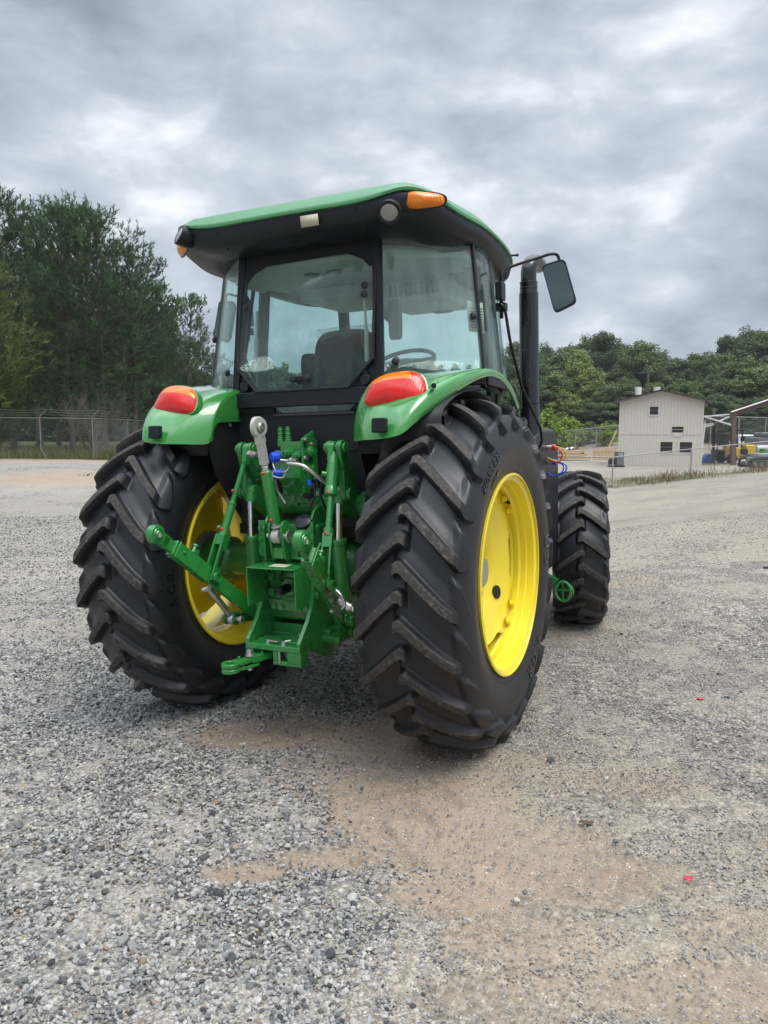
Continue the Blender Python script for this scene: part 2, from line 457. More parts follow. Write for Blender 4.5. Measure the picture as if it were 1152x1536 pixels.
def rear_wheel(side):
    # wheel mesh = disc and hub; tyre, rim and nuts are its children
    mb = MB(); n = 144; rows = []
    prof = [(.135, .020), (.165, .022), (.19, .050), (.25, .075), (.33, .098), (.37, .112), (1.0, .118)]
    for (r, x) in prof:
        row = []
        for k in range(n+1):
            t = 2*PI*k/n
            lob = .5+.5*math.cos(4*(t-math.radians(45)-.14*0))
            re = .372 + .070*float(sst(.25, .75, lob))
            rr = r if r < 1 else re
            row.append((x, rr*math.cos(t), rr*math.sin(t)))
        rows.append(row)
    mb.grid(rows)
    disc = mb.build('wheel', M['yellow'], TP, solid=.012, angle=30)
    disc.location = (side*RW, 0, RZ); disc.scale = (side, 1, 1)
    disc.rotation_euler = (math.radians(4 if side > 0 else 20), 0, 0)
    # boolean-free holes: dark discs recessed rings
    hb = MB()
    for k in (0, 2):
        hb.cut(); t = math.radians(-38+90*k)
        c = Vector((.088, .265*math.cos(t), .265*math.sin(t)))
        nrm = Vector((1, -.28*math.cos(t), -.28*math.sin(t))).normalized()
        hb.tube([c-nrm*.004, c+nrm*.0065], .036, 28)
    hb.build('hub_hole', M['black_matt'], disc)
    rm = rim_mesh(MB(), .245, .508, 0).build('rim', M['yellow'], disc, solid=.007, angle=28)
    br = MB(); nt_ = MB(True)
    for k in range(4):
        for d in (-7.5, 7.5):
            t = math.radians(45+90*k+d); cy, cz = math.cos(t), math.sin(t)
            br.cut(); br.bar((.105, .432*cy, .432*cz), (.078, .432*cy, .432*cz), .05, .03, (0, cy, cz))
            nt_.bolt((.124, .432*cy, .432*cz), (1, 0, 0), .014, .022)
            nt_.bolt((.078, .432*cy, .432*cz), (-1, 0, 0), .013, .016)
    br.build('rim_lug', M['yellow'], disc, bevel=.004)
    nt_.build('rim_bolt', M['yellow'], disc)
    hb2 = MB().lathe([(-.02, .16), (.035, .16), (.04, .15), (.045, .10), (.075, .085), (.095, .07), (.1, .0)], (0, 0, 0), 'X', 48)
    hb2.build('hub', M['galv'], disc)
    wb = MB(True)
    for k in range(8):
        t = 2*PI*k/8+.2; wb.bolt((.041, .125*math.cos(t), .125*math.sin(t)), (1, 0, 0), .015, .030)
    wb.build('wheel_bolt', M['steel'], disc)
    if side > 0:
        MB().tube([(.13, .30, .33), (.155, .285, .315)], [.012, .008]).build('valve', M['black'], disc)
    ty = D.objects.new('tyre', rear_me); COL.objects.link(ty); ty.parent = disc
    ty.rotation_euler = (math.radians({1: -4+6.3, -1: -20+13}[side]), 0, 0)
    if side > 0:
        bent_text('460/85 R38', .060, .655, math.radians(121), disc, 'size_lettering')
        bent_text('147 A8', .045, .585, math.radians(118), disc, 'size_lettering')
        bent_text('U S', .115, .60, math.radians(-1), disc, 'brand_lettering')
        bent_text('A G R', .10, .60, math.radians(-62), disc, 'brand_lettering')
    else:
        pass
    return disc
wr = rear_wheel(1); wr['label'] = 'near rear wheel, big yellow rim'
wl = rear_wheel(-1); wl['label'] = 'far rear wheel seen from its inner side'
# inner-side lettering of the left tyre (faces the hitch)
def inner_text(txt, size, rt_, ang0, parent):
    o = bent_text(txt, size, rt_, ang0, parent, 'brand_lettering')
    for v in o.data.vertices: v.co.x = -v.co.x
    return o
inner_text('A C 8', .075, .635, math.radians(165), wl)

FX, FY, FZ = .905, 2.483, .5952
def front_wheel(side):
    mb = MB(); mb.lathe([(.02, .0), (.02, .10), (.03, .13), (.045, .20), (.05, .25), (.05, .33)], (0, 0, 0), 'X', 64)
    mb.f = mb.f[:-1]
    w = mb.build('wheel', M['yellow'], TP, solid=.01); w.location = (side*FX-(.0 if side > 0 else 0), FY, FZ); w.scale = (side, 1, 1); w.rotation_euler = (0, 0, math.radians(13.5))
    rim_mesh(MB(), .188, .375, 0).build('rim', M['yellow'], w, solid=.006)
    MB().lathe([(.02, .13), (.05, .13), (.06, .11), (.12, .10), (.13, .0)], (0, 0, 0), 'X', 40).build('hub', M['green_cast'], w)
    ty = D.objects.new('tyre', front_me); COL.objects.link(ty); ty.parent = w; ty.rotation_euler = (math.radians(7), 0, 0)
    return w
front_wheel(1); front_wheel(-1)

# ---- axles, chassis
mb = MB()
for s in (-1, 1):
    mb.lathe([(.17*s, .16), (.22*s, .15), (.28*s, .115), (.62*s, .10), (.66*s, .13), (.72*s, .135), (.80*s, .13), (.86*s, .12)], (0, 0, RZ), 'X', 40)
mb.build('rear_axle', M['green_cast'], TP)
mb = MB(True)
for s in (-1, 1):
    for k in range(10):
        t = 2*PI*k/10; mb.bolt((.66*s, .115*math.cos(t), RZ+.115*math.sin(t)), (-s, 0, 0), .011, .018)
mb.build('axle_bolt', M['steel'], TP)
mb = MB().box((-.16, -.36, .60), (.16, .55, 1.12)).box((-.2, .1, .5), (.2, 1.5, 1.0)).box((-.15, 1.4, .55), (.15, 3.1, .95)).box((-.19, -.30, .66), (.19, .0, 1.02))
mb.build('transmission_housing', M['green_cast'], TP, bevel=.02, seg=3)
mb = MB().tube([(-.85, FY, FZ), (-.3, FY, FZ-.03), (0, FY, FZ), (.3, FY, FZ-.03), (.85, FY, FZ)], [.09, .075, .13, .075, .09], 20).box((-.18, FY-.35, .62), (.18, FY+.35, .85))
mb.build('front_axle', M['green_cast'], TP)
# hood
def sec(y, hw, z0, z1, r=.12, n=8):
    pts = [(-hw, y, z0)]
    for k in range(n+1):
        t = PI - PI/2*k/n; pts.append((-hw+r+r*math.cos(t), y, z1-r+r*math.sin(t)))
    for k in range(n+1):
        t = PI/2 - PI/2*k/n; pts.append((hw-r+r*math.cos(t), y, z1-r+r*math.sin(t)))
    pts.append((hw, y, z0)); return pts
mb = MB(); S_ = [sec(1.35, .34, .95, 1.72), sec(2.0, .34, .93, 1.70), sec(2.8, .31, .92, 1.60), sec(3.25, .29, .92, 1.48), sec(3.38, .25, .95, 1.35)]
mb.grid(S_); mb.f.append(tuple(range(len(mb.v)-len(S_[0]), len(mb.v))))
mb.build('hood', M['green_wet'], TP, angle=50)
MB().box((-.3, 3.1, .7), (.3, 3.35, .93)).box((-.22, 3.386, 1.0), (.22, 3.40, 1.25)).build('front_grille', M['black'], TP, bevel=.02)
# side tank / step box on the right, seen past the rear tyre
mb = MB().prism([(1.30, .55), (1.95, .55), (1.95, 1.42), (1.90, 1.53), (1.80, 1.56), (1.42, 1.56), (1.30, 1.50)], 'X', .48, .872)
mb.build('side_tank', M['black'], TP, bevel=.035, seg=4)
MB().prism([(1.15, .5), (1.95, .5), (1.95, 1.3), (1.15, 1.3)], 'X', -.86, -.48).build('side_tank', M['black'], TP, bevel=.035, seg=4)
# remote couplers with looped dust-cap cords
mb = MB().cut().cyl((.86, 1.6, 1.432), (.905, 1.6, 1.432), .017).cut().cyl((.86, 1.62, 1.33), (.905, 1.62, 1.33), .017)
mb.build('side_coupler', M['steel'], TP)
MB().cyl((.905, 1.6, 1.432), (.93, 1.6, 1.432), .022).build('coupler_cap', M['red'], TP, bevel=.003)
MB().cyl((.905, 1.62, 1.33), (.93, 1.62, 1.33), .022).build('coupler_cap', M['blue'], TP, bevel=.003)
for z, mt in ((1.432, 'yhose'), (1.425, 'red')):
    k = 1 if mt == 'yhose' else .75
    MB().tube(spline([(.925, 1.6, z+.005), (.975*k+.0*1+(1-k)*.9, 1.6, z-.01), (1.0*k+(1-k)*.9, 1.6, z-.045), (.98*k+(1-k)*.9, 1.6, z-.085), (.93, 1.6, z-.095), (.86, 1.6, z-.065)], 6), .005, 8).build('cap_cord', M[mt], TP)
for k in (1, .8):
    MB().tube(spline([(.925, 1.62, 1.33), (.9+.085*k, 1.62, 1.315), (.9+.10*k, 1.62, 1.28), (.9+.06*k, 1.62, 1.24), (.9, 1.62, 1.235), (.86, 1.62, 1.26)], 6), .005, 8).build('cap_cord', M['blue'], TP)
# green ring-shaped step end below the tank
mb = MB().tube(spline([(.95+.055*math.cos(t), 1.72, .39+.07*math.sin(t)) for t in np.linspace(0, 2*PI, 16, endpoint=False)], 3, True)+[(1.005, 1.72, .39)], .009, 8, caps=False)
mb.bar((.89, 1.72, .40), (1.0, 1.72, .40), .012, .012).bar((.95, 1.72, .33), (.95, 1.72, .46), .012, .012)
mb.bar((.89, 1.76, .44), (.6, 1.76, .6), .03, .06)
mb.lathe([(0, .07), (.04, .07)], (.95, 1.73, .38), 'Y', 24); mb.f = mb.f[:-2]
mb.build('step_bracket', M['green'], TP, solid=.002)
# exhaust
mb = MB().tube([(.795, 1.42, 1.0), (.795, 1.42, 1.70)], .072, 28).tube([(.795, 1.42, 1.66), (.797, 1.42, 1.74), (.797, 1.42, 2.20), (.797, 1.42, 2.46)], .064, 28)
mb.tube([(.797, 1.42, 2.45), (.797, 1.42, 2.475), (.797, 1.42, 2.49)], [.064, .060, .058], 28).tube([(.797, 1.42, 2.48), (.797, 1.42, 2.535)], .0575, 28)
mb.tube([(.797, 1.42, 2.53)]+[(.797+.02*(1-math.cos(t)), 1.42+.09*(1-math.cos(t)), 2.53+.06+.09*math.sin(t)) for t in np.linspace(0, PI*.5, 10)], .052, 28)
mb.tube([(.817, 1.51, 2.68), (.822, 1.60, 2.675)], .052, 28)
mb.build('exhaust_pipe', M['black_gloss'], TP, angle=40)
mb = MB()
for z in (2.46, 2.50, 2.535, 1.735, 1.67): mb.cut().lathe([(z-.003, .060 if z > 2 else .066), (z, .0655 if z < 2.48 else .0600), (z+.003, .0585 if z > 2 else .066)], (.797, 1.42, 0), 'Z', 32)
mb.build('exhaust_clamp', M['black'], TP)

# ---- cab frame
PB = [Vector((.447, -.17, 1.86)), Vector((.893, .171, 1.857)), Vector((.90, .46, 1.84)), Vector((.55, 1.36, 1.86))]   # post bottoms
PT = [Vector((.412, -.085, 2.60)), Vector((.80, .262, 2.60)), Vector((.795, .56, 2.60)), Vector((.53, 1.26, 2.60))]    # post tops
for s in (-1, 1):
    m = lambda v: (v[0]*s, v[1], v[2])
    for k, (w, h) in enumerate([(.045, .045), (.024, .028), (.022, .022), (.06, .07)]):
        mb = MB().bar(m(PB[k]-Vector((0, 0, .06))), m(PT[k]), w, h, (0, 1, 0) if k != 0 else (0, 1, 0))
        mb.build('cab_post', M['black'] if k < 2 else M['interior_dark'], TP, bevel=.008)
    # sills
    mb = MB().cut().bar(m(PB[0]-Vector((0, 0, .03))), m(PB[1]-Vector((0, 0, .02))), .045, .05).bar(m(PB[1]-Vector((0, 0, .02))), m(PB[2]-Vector((0, 0, .02))), .045, .05).bar(m(PB[2]-Vector((0, 0, .02))), m(PB[3]), .045, .06)
    mb.cut().bar(m(PT[0]), m(PT[1]), .05, .06).bar(m(PT[1]), m(PT[2]), .05, .06).bar(m(PT[2]), m(PT[3]), .05, .06)
    mb.build('cab_sill', M['black'], TP, bevel=.008)
    # door lower panel and floor side
    mb = MB().grid([[m((.893, .17, 1.84)), m((.9, .46, 1.84)), m((.55, 1.36, 1.84))], [m((.87, .17, 1.80)), m((.87, .46, 1.77)), m((.5, 1.36, 1.1))]])
    mb.build('cab_side_panel', M['black'], TP, solid=.01)
    # interior lining of the wide B-post
    MB().bar(m((.84, .58, 1.5)), m((.755, .62, 2.6)), .03, .10, (0, 1, 0)).build('post_lining', M['interior'], TP, bevel=.01)
# curved quarter glass, door glass, rear glass
def pane(name, a0, a1, b0, b1, bulge, mat, solid=.005, n=10, lo=0, hi=0):
    rows = []
    for j in range(7):
        v = lo+(1-lo-hi)*j/6; row = []
        for i in range(n+1):
            u = i/n; p = (a0.lerp(a1, u)).lerp(b0.lerp(b1, u), v)
            out = Vector(((a1-a0).y, -(a1-a0).x, 0)).normalized()
            row.append(p + out*bulge*4*u*(1-u))
        rows.append(row)
    return MB().grid(rows).build(name, mat, TP, solid=solid)
for s in (-1, 1):
    m = lambda v: Vector((v[0]*s, v[1], v[2]))
    bl = .045*s
    w1 = pane('quarter_window', m(PB[0]), m(PB[1]), m(PT[0]), m(PT[1]), bl, M['glass_q'])
    w2 = pane('door_window', m(PB[1]), m(PB[2]), m(PT[1]), m(PT[2]), .02*s, M['glass_side'])
    w3 = pane('door_window', m(PB[2]), m(PB[3]), m(PT[2]), m(PT[3]), .06*s, M['glass_side'])
    mb = MB(); c = m(PB[0]).lerp(m(PB[1]), .14); c.z += .075; d = Vector((.5*s, -.8, .1))
    mb.tube([c+d*.02, c+d*.035, c+d*.045], [.017, .020, .008], 20); mb.build('glass_knob', M['rubber_smooth'], w1)
    c = m(PB[0].lerp(PT[0], .42)).lerp(m(PB[1].lerp(PT[1], .42)), .93); mb = MB().tube([c+d*.02, c+d*.035, c+d*.045], [.017, .020, .008], 20); mb.build('glass_knob', M['rubber_smooth'], w1)
pane('windscreen', Vector((.55, 1.37, 1.80)), Vector((-.55, 1.37, 1.80)), Vector((.53, 1.27, 2.6)), Vector((-.53, 1.27, 2.6)), -.06, M['glass_side'])
# rear window: chamfered pane with rubber edge
def rearpt(x, z, off=0):
    t = (z-1.819)/(2.565-1.819); y = -.203 + t*.121
    return Vector((x, y-off, z))
out2 = [(-.286, 1.819), (.286, 1.819), (.418, 1.955), (.416, 2.50), (.405, 2.575), (-.405, 2.575), (-.416, 2.50), (-.418, 1.955)]
mb = MB(); mb.add([rearpt(x, z, .012) for x, z in out2], [tuple(range(8))])
rwin = mb.build('rear_window', M['glass'], TP, solid=.005)
mb = MB(); mb.tube([rearpt(x, z, .012) for x, z in out2]+[rearpt(*out2[0], .012)], .009, 8, caps=False)
mb.build('window_seal', M['rubber_smooth'], rwin)
mb = MB()
def knob(mb, x, z):
    mb.cut(); p = rearpt(x, z, .014); d = Vector((0, -1, .15)).normalized()
    mb.tube([p, p+d*.012, p+d*.020, p+d*.026], [.012, .019, .018, .008], 20)
mb.cuts = []
for x, z in ((-.372, 2.33), (-.372, 2.285), (.365, 2.33), (.365, 2.285), (-.045, 1.875), (.045, 1.875)): knob(mb, x, z)
mb.build('glass_knob', M['rubber_smooth'], rwin)
MB().bar(rearpt(-.06, 1.875, .018), rearpt(.06, 1.875, .018), .012, .028, (0, 0, 1)).build('window_handle', M['black'], rwin, bevel=.005)
for s in (-1, 1):
    MB().tube([rearpt(.335*s, 2.27, -.03), rearpt(.345*s, 2.12, -.05)], .007, 10).tube([rearpt(.345*s, 2.12, -.05), rearpt(.35*s, 1.95, -.06)], .011, 10).build('gas_strut', M['cast_steel'], rwin)
# black ceramic band across the top of the rear glass
band = [(-.41, 2.57), (-.41, 2.40), (-.36, 2.395), (-.33, 2.43), (-.25, 2.485), (-.1, 2.50), (.0, 2.515), (.12, 2.515), (.2, 2.50), (.30, 2.47), (.36, 2.40), (.41, 2.37), (.41, 2.57)]
band = [(-.41, 2.572), (-.41, 2.42), (-.37, 2.42), (-.33, 2.465), (-.25, 2.50), (.25, 2.51), (.34, 2.47), (.38, 2.43), (.41, 2.43), (.41, 2.572)]
n = len(band); mb = MB().add([rearpt(x, z, .0165) for x, z in band], [tuple(range(n))]); mb.build('glass_shade_band', M['black_matt'], rwin)
# frame round the rear window, lower corners filled
mb = MB(); mb.cut().bar((-.43, -.085, 2.60), (.43, -.085, 2.60), .06, .06).cut().bar((-.45, -.19, 1.775), (.45, -.19, 1.775), .05, .085) #(-.43, -.085, 2.60), (.43, -.085, 2.60), .06, .06)
for s in (-1, 1):
    mb.add([(s*x, y, z) for (x, y, z) in ((.27, -.196, 1.80), (.45, -.18, 1.80), (.45, -.145, 2.0), (.43, -.165, 1.975))]+[(s*x, y+.03, z) for (x, y, z) in ((.27, -.196, 1.80), (.45, -.18, 1.80), (.45, -.145, 2.0), (.43, -.165, 1.975))],
           [(0, 1, 2, 3), (7, 6, 5, 4), (0, 4, 5, 1), (1, 5, 6, 2), (2, 6, 7, 3), (3, 7, 4, 0)])
    mb.tube([(s*.375, -.185, 1.85), (s*.375, -.205, 1.853)], .03, 20)
    mb.bar((s*.40, -.187, 1.83), (s*.37, -.198, 1.90), .012, .02)
mb.build('rear_frame', M['black'], TP, bevel=.006)
# cab rear bulkhead with a low window
mb = MB().box((-.46, -.175, 1.08), (.46, -.155, 1.70)).box((-.46, -.18, 1.70), (-.20, -.155, 1.735)).box((.30, -.18, 1.70), (.46, -.155, 1.735)).box((-.5, -.14, 1.02), (.5, .2, 1.08))
mb.build('cab_bulkhead', M['black_matt'], TP, bevel=.004)
mb = MB().prism([(-.20, 1.735), (-.14, 1.70), (.26, 1.70), (.30, 1.735)], 'Y', -.172, -.168); mb.build('low_window', M['glass'], TP)
mb = MB().bar((-.44, -.182, 1.50), (.44, -.182, 1.50), .006, .004).bar((-.2, -.182, 1.69), (.3, -.182, 1.69), .008, .012)
mb.build('panel_seam', M['black_gloss'], TP)
# interior
MB().box((-.46, -.12, 1.08), (.46, 1.3, 1.13)).box((-.46, -.10, 1.13), (-.38, .62, 1.76)).box((.38, -.10, 1.13), (.46, .62, 1.76)).build('cab_floor', M['interior'], TP, bevel=.04, seg=4)
def rbox(mb, c, hx, hy, hz, e=.35, n=20, m=12, rx=0):
    vs = []; fs = []; R_ = Matrix.Rotation(rx, 3, 'X')
    sp = lambda v, p: math.copysign(abs(v)**p, v)
    for i in range(m+1):
        ph = PI*i/m-PI/2
        for k in range(n):
            t = 2*PI*k/n
            v = Vector((hx*sp(math.cos(ph), e)*sp(math.cos(t), e), hy*sp(math.cos(ph), e)*sp(math.sin(t), e), hz*sp(math.sin(ph), e)))
            vs.append(Vector(c)+R_ @ v)
    for i in range(m):
        for k in range(n): fs.append((i*n+k, i*n+(k+1) % n, (i+1)*n+(k+1) % n, (i+1)*n+k))
    return mb.add(vs, fs)
st = rbox(rbox(MB(), (0, .30, 1.93), .20, .075, .25, .45, 28, 18, -.12), (0, .50, 1.62), .22, .24, .08, .4).build('driver_seat', M['seat'], TP)
rbox(MB(), (-.245, .30, 1.92), .045, .05, .14, .4).build('armrest', M['seat'], st)
mb = MB(); rows = []
for i in range(9):
    u = i/8; rows.append([(-.19+.38*u, .20-.008*math.sin(u*9), 2.13+.02*math.sin(u*17)), (-.20+.41*u, .235, 2.185+.010*math.sin(u*23)), (-.20+.41*u, .31, 2.20), (-.19+.39*u, .385+.008*math.sin(u*13), 2.15+.02*math.sin(u*7))])
m_, nt, o = new_mat('clear plastic cover'); tb = N(nt, 'BsdfTransparent'); db = N(nt, 'BsdfPrincipled', Roughness=.15); db.inputs['Base Color'].default_value = (.6, .62, .58, 1); mx = N(nt, 'MixShader', Fac=.22); nt.links.new(tb.outputs[0], mx.inputs[1]); nt.links.new(db.outputs[0], mx.inputs[2]); nt.links.new(mx.outputs[0], o.inputs[0])
MB().grid(rows).build('seat_cover', m_, st)
MB().box((-.05, .35, 1.13), (.05, .6, 1.6)).build('seat_post', M['interior_dark'], st)
dash = rbox(rbox(MB(), (.02, 1.12, 1.86), .22, .16, .20, .55, 24, 14, .25), (0, 1.25, 1.78), .50, .10, .07, .4).build('dashboard', M['interior_dark'], TP)
cR = Vector((.09, .93, 2.02)); RX = Matrix.Rotation(math.radians(28), 3, 'X')
ring = [cR + RX @ Vector((.205*math.cos(t), .205*math.sin(t), 0)) for t in np.linspace(0, 2*PI, 40)]
mb = MB().tube(ring, .014, 10, caps=False)
for t in (.3, 2.3, 4.4): mb.tube([cR, cR+RX @ Vector((.2*math.cos(t), .2*math.sin(t), 0))], .010, 8)
mb.tube([cR+RX @ Vector((0, 0, .01)), cR+RX @ Vector((0, .02, -.3))], [.05, .035], 16)
mb.build('steering_wheel', M['interior_dark'], TP)
MB().cut().box((-.40, -.02, 1.775), (-.78, .46, 1.85)).cut().box((.45, -.02, 1.775), (.78, .46, 1.84)).build('side_console', M['interior_dark'], TP, bevel=.03, seg=3)
MB().cut().tube([(.42, .35, 1.80), (.41, .37, 1.93)], [.008, .008], 8).ball((.41, .37, 1.94), .022).cut().tube([(-.42, .4, 1.8), (-.40, .42, 1.9)], .008, 8).ball((-.40, .42, 1.91), .02).build('control_lever', M['black'], TP)
# roof lining with vents
mb = MB().prism([(-.40, -.02), (.40, -.02), (.76, .28), (.77, .56), (.50, 1.22), (-.50, 1.22), (-.77, .56), (-.76, .28)], 'Z', 2.50, 2.56)
mb.box((.02, .72, 2.36), (.50, 1.20, 2.52)).box((-.50, .62, 2.42), (-.02, 1.20, 2.52))
lin = mb.build('roof_lining', M['liner'], TP, bevel=.04, seg=4)
mb = MB()
for k in range(10): mb.cut(); mb.box((.10+.035*k, .712, 2.41), (.115+.035*k, .719, 2.49))
for cx in (-.15, .0): mb.cut(); mb.lathe([(2.494, .045), (2.488, .04), (2.488, 0)], (cx, .2, 0), 'Z', 24)
mb.build('air_vent', M['interior_dark'], lin)
rbox(MB(), (.30, 1.12, 2.42), .075, .02, .075, .3).build('inner_mirror', M['black'], TP)
rbox(MB(), (.455, .02, 2.17), .035, .02, .105, .35).build('dark_rounded_panel', M['interior_dark'], TP)  # dark rounded panel added in place of an unidentified shape behind the glass
MB().tube([(-.05, 1.0, 2.5), (-.02, .95, 2.34)], .02, 10).tube(spline([(-.02, .95, 2.36), (.06, .93, 2.40), (.14, .93, 2.38), (.2, .95, 2.45)], 5), .01, 8).ball((-.0, .95, 2.36), .06, 1, .6, 1.2).build('overhead_cable', M['interior_dark'], TP)
# windscreen wiper-side paper notice behind the right pane
mb = MB().add([(.80, .20, 2.10), (.865, .27, 2.09), (.855, .27, 2.25), (.79, .20, 2.26)], [(0, 1, 2, 3)]); nb = mb.build('paper_notice', M['label'], TP, solid=.001)
mb = MB()
for k in range(8): mb.bar((.812, .198, 2.12+.014*k), (.86, .248, 2.117+.014*k), .003, .006)
mb.build('notice_print', M['black'], nb)

# ---- roof
def rring(hx, y0, y1, z, r=.22, n=10, corner=0.0, cx=.0):
    """rounded-rectangle ring; corner lifts rear corners"""
    pts = []
    cs = [(hx-r, y0+r, -PI/2), (hx-r*1.6, y1-r*1.6, 0), (-hx+r*1.6, y1-r*1.6, PI/2), (-hx+r, y0+r, PI)]
    rr = [r, r*1.6, r*1.6, r]
    raw = []
    for (cx_, cy_, a0), q in zip(cs, rr):
        for k in range(n+1):
            t = a0+PI/2*k/n; raw.append(Vector((cx_+q*math.cos(t), cy_+q*math.sin(t), 0)))
    # resample rear edge and sides densely
    out = []
    for i in range(len(raw)):
        p, q = raw[i], raw[(i+1) % len(raw)]; m_ = max(1, int((q-p).length/.05))
        for k in range(m_): out.append(p.lerp(q, k/m_))
    return out
_half = [(.0, -.345), (.30, -.34), (.52, -.325), (.66, -.265), (.765, -.14), (.83, .05), (.858, .30), (.860, .58), (.84, .82), (.78, 1.06), (.66, 1.24), (.40, 1.34), (.0, 1.36)]
_o = spline([(x, y, 0) for x, y in _half], 6)
base = _o + [Vector((-p.x, p.y, 0)) for p in _o[-2:0:-1]]
cen = Vector((0, .45, 0))
def lift(p):
    """rear corners arch up; front end droops"""
    c = math.exp(-((abs(p.x)-.66)/.14)**2)*float(sst(.15, -.15, p.y))
    return c
def ringz(inset, z, cl=0.0, droop=1.0, bulge=0.0):
    out = []
    for p in base:
        d = (p-cen); L = d.length; q = cen + d*(1-inset/L)
        c = lift(p); k = 1+bulge*c/L
        q = cen + (q-cen)*k
        zz = z + cl*c - droop*.075*float(sst(.1, 1.3, p.y))*1.0 - .035*float(sst(.45, .83, abs(p.x)))*(1-c)
        out.append(Vector((q.x, q.y, zz)))
    return out
def loft(rings, capend=True):
    mb = MB(); n = len(rings[0])
    for r in rings: mb.v += [tuple(p) for p in r]
    for i in range(len(rings)-1):
        for k in range(n):
            a = i*n+k; b = i*n+(k+1) % n; mb.f.append((a, b, b+n, a+n))
    if capend: mb.f.append(tuple((len(rings)-1)*n+k for k in range(n)))
    return mb
under = loft([ringz(.34, 2.575), ringz(.24, 2.575), ringz(.20, 2.555, .0), ringz(.13, 2.565, .01), ringz(.05, 2.585, .015, bulge=.03), ringz(.012, 2.62, .02, bulge=.04), ringz(.0, 2.66, .03, bulge=.04), ringz(.003, 2.682, .037, bulge=.03)], False)
und = under.build('roof_underside', M['black'], TP, angle=50)
top = loft([ringz(.006, 2.676, .037, bulge=.03), ringz(-.010, 2.680, .037, bulge=.03), ringz(-.012, 2.694, .036, bulge=.03), ringz(.004, 2.708, .034, bulge=.02), ringz(.035, 2.745, .022, bulge=.01), ringz(.075, 2.766, .010), ringz(.16, 2.785, .0), ringz(.32, 2.80, .0), ringz(.55, 2.81, 0, .7)], True)
rf = top.build('roof', M['green_roof'] if 'green_roof' in M else M['green_wet'], TP, angle=60)
# ribs, sticker, lamps, turn lamps under the roof edge
mb = MB()
for x in (-.40, .02, .42): mb.cut(); mb.bar((x, -.338, 2.665), (x+.012, -.262, 2.575), .016, .02)
for x in (-.2, .2): mb.cut(); mb.tube([(x, -.325, 2.62), (x, -.335, 2.625)], .008, 12)
mb.build('roof_rib', M['black'], TP, bevel=.006)
MB().add([(.125, -.352, 2.605), (.225, -.350, 2.605), (.225, -.358, 2.658), (.125, -.360, 2.658)], [(0, 1, 2, 3)]).build('warning_label', M['label'], TP, solid=.001)
for s in (-1, 1):
    # round work lamp
    if s > 0: c = Vector((.612, -.335, 2.625)); d = Vector((.18, -.86, -.44)).normalized()
    else: c = Vector((-.615, -.315, 2.650)); d = Vector((-.50, -.80, .42)).normalized()
    def dsc(k0, k1, r0, r1, n=32): return [c+d*k0, c+d*k1], [r0, r1]
    wl_ = MB().tube([c-d*.045, c-d*.030, c-d*.0, c+d*.045, c+d*.055, c+d*.048], [.022, .040, .050, .055, .054, .047], 32).build('work_light', M['black'], TP, angle=45)
    MB().tube([c+d*.0485, c+d*.054, c+d*.0575, c+d*.059], [.047, .038, .022, .001], 32).build('lamp_lens', M['lens_clear'], wl_)
    MB().tube([c-d*.03, c-d*.04+Vector((0, .04, .05))], .015, 12).ball(c-d*.045+Vector((0, 0, .03)), .018).build('lamp_bracket', M['black'], wl_)
    # amber turn lamp
    if s > 0: c = Vector((.745, -.238, 2.672)); nn = Vector((.52, -.84, -.10)).normalized()
    else: c = Vector((-.715, -.225, 2.640)); nn = Vector((-.60, -.78, -.1)).normalized()
    ax = Vector((-nn.y, nn.x, 0)).normalized(); up = nn.cross(ax) if nn.cross(ax).z > 0 else -nn.cross(ax)
    rows = []
    for j in range(8):
        v = j/7; hgt = math.sin(v*PI/2)
        row = []
        for k in range(33):
            t = 2*PI*k/32; cx_ = math.copysign(abs(math.cos(t))**.6, math.cos(t)); cz_ = math.copysign(abs(math.sin(t))**.6, math.sin(t))
            row.append(c + ax*(.093*(1-v)*cx_) + up*(.036*(1-v)*cz_*(1-.25*cx_)) + nn*(.030*hgt**.6 + .008))
        rows.append(row)
    MB().grid(rows).build('turn_signal', M['lens_amber'], TP, angle=60)
    rows = [[c+(p-c)*1.14-nn*.012 for p in rows[0]], [c+(p-c)*1.14 - nn*.002 for p in rows[0]], [p for p in rows[0]]]
    MB().grid(rows).build('signal_bezel', M['black'], TP)
MB().tube([(.84, .84, 2.60), (.88, .85, 2.60)], .006, 8).ball((.883, .85, 2.60), .009).build('aerial_stub', M['black'], TP)
# side seam under the roof on the right (filter door)
mb = MB()
for s in (-1, 1):
    mb.tube([(s*.735, .02, 2.572), (s*.74, .45, 2.565), (s*.74, .8, 2.535)], .005, 6).tube([(s*.80, .02, 2.605), (s*.80, .8, 2.57)], .004, 6).box((s*.76, .30, 2.545), (s*.78, .42, 2.57))
mb.build('roof_seam', M['black_gloss'], TP)

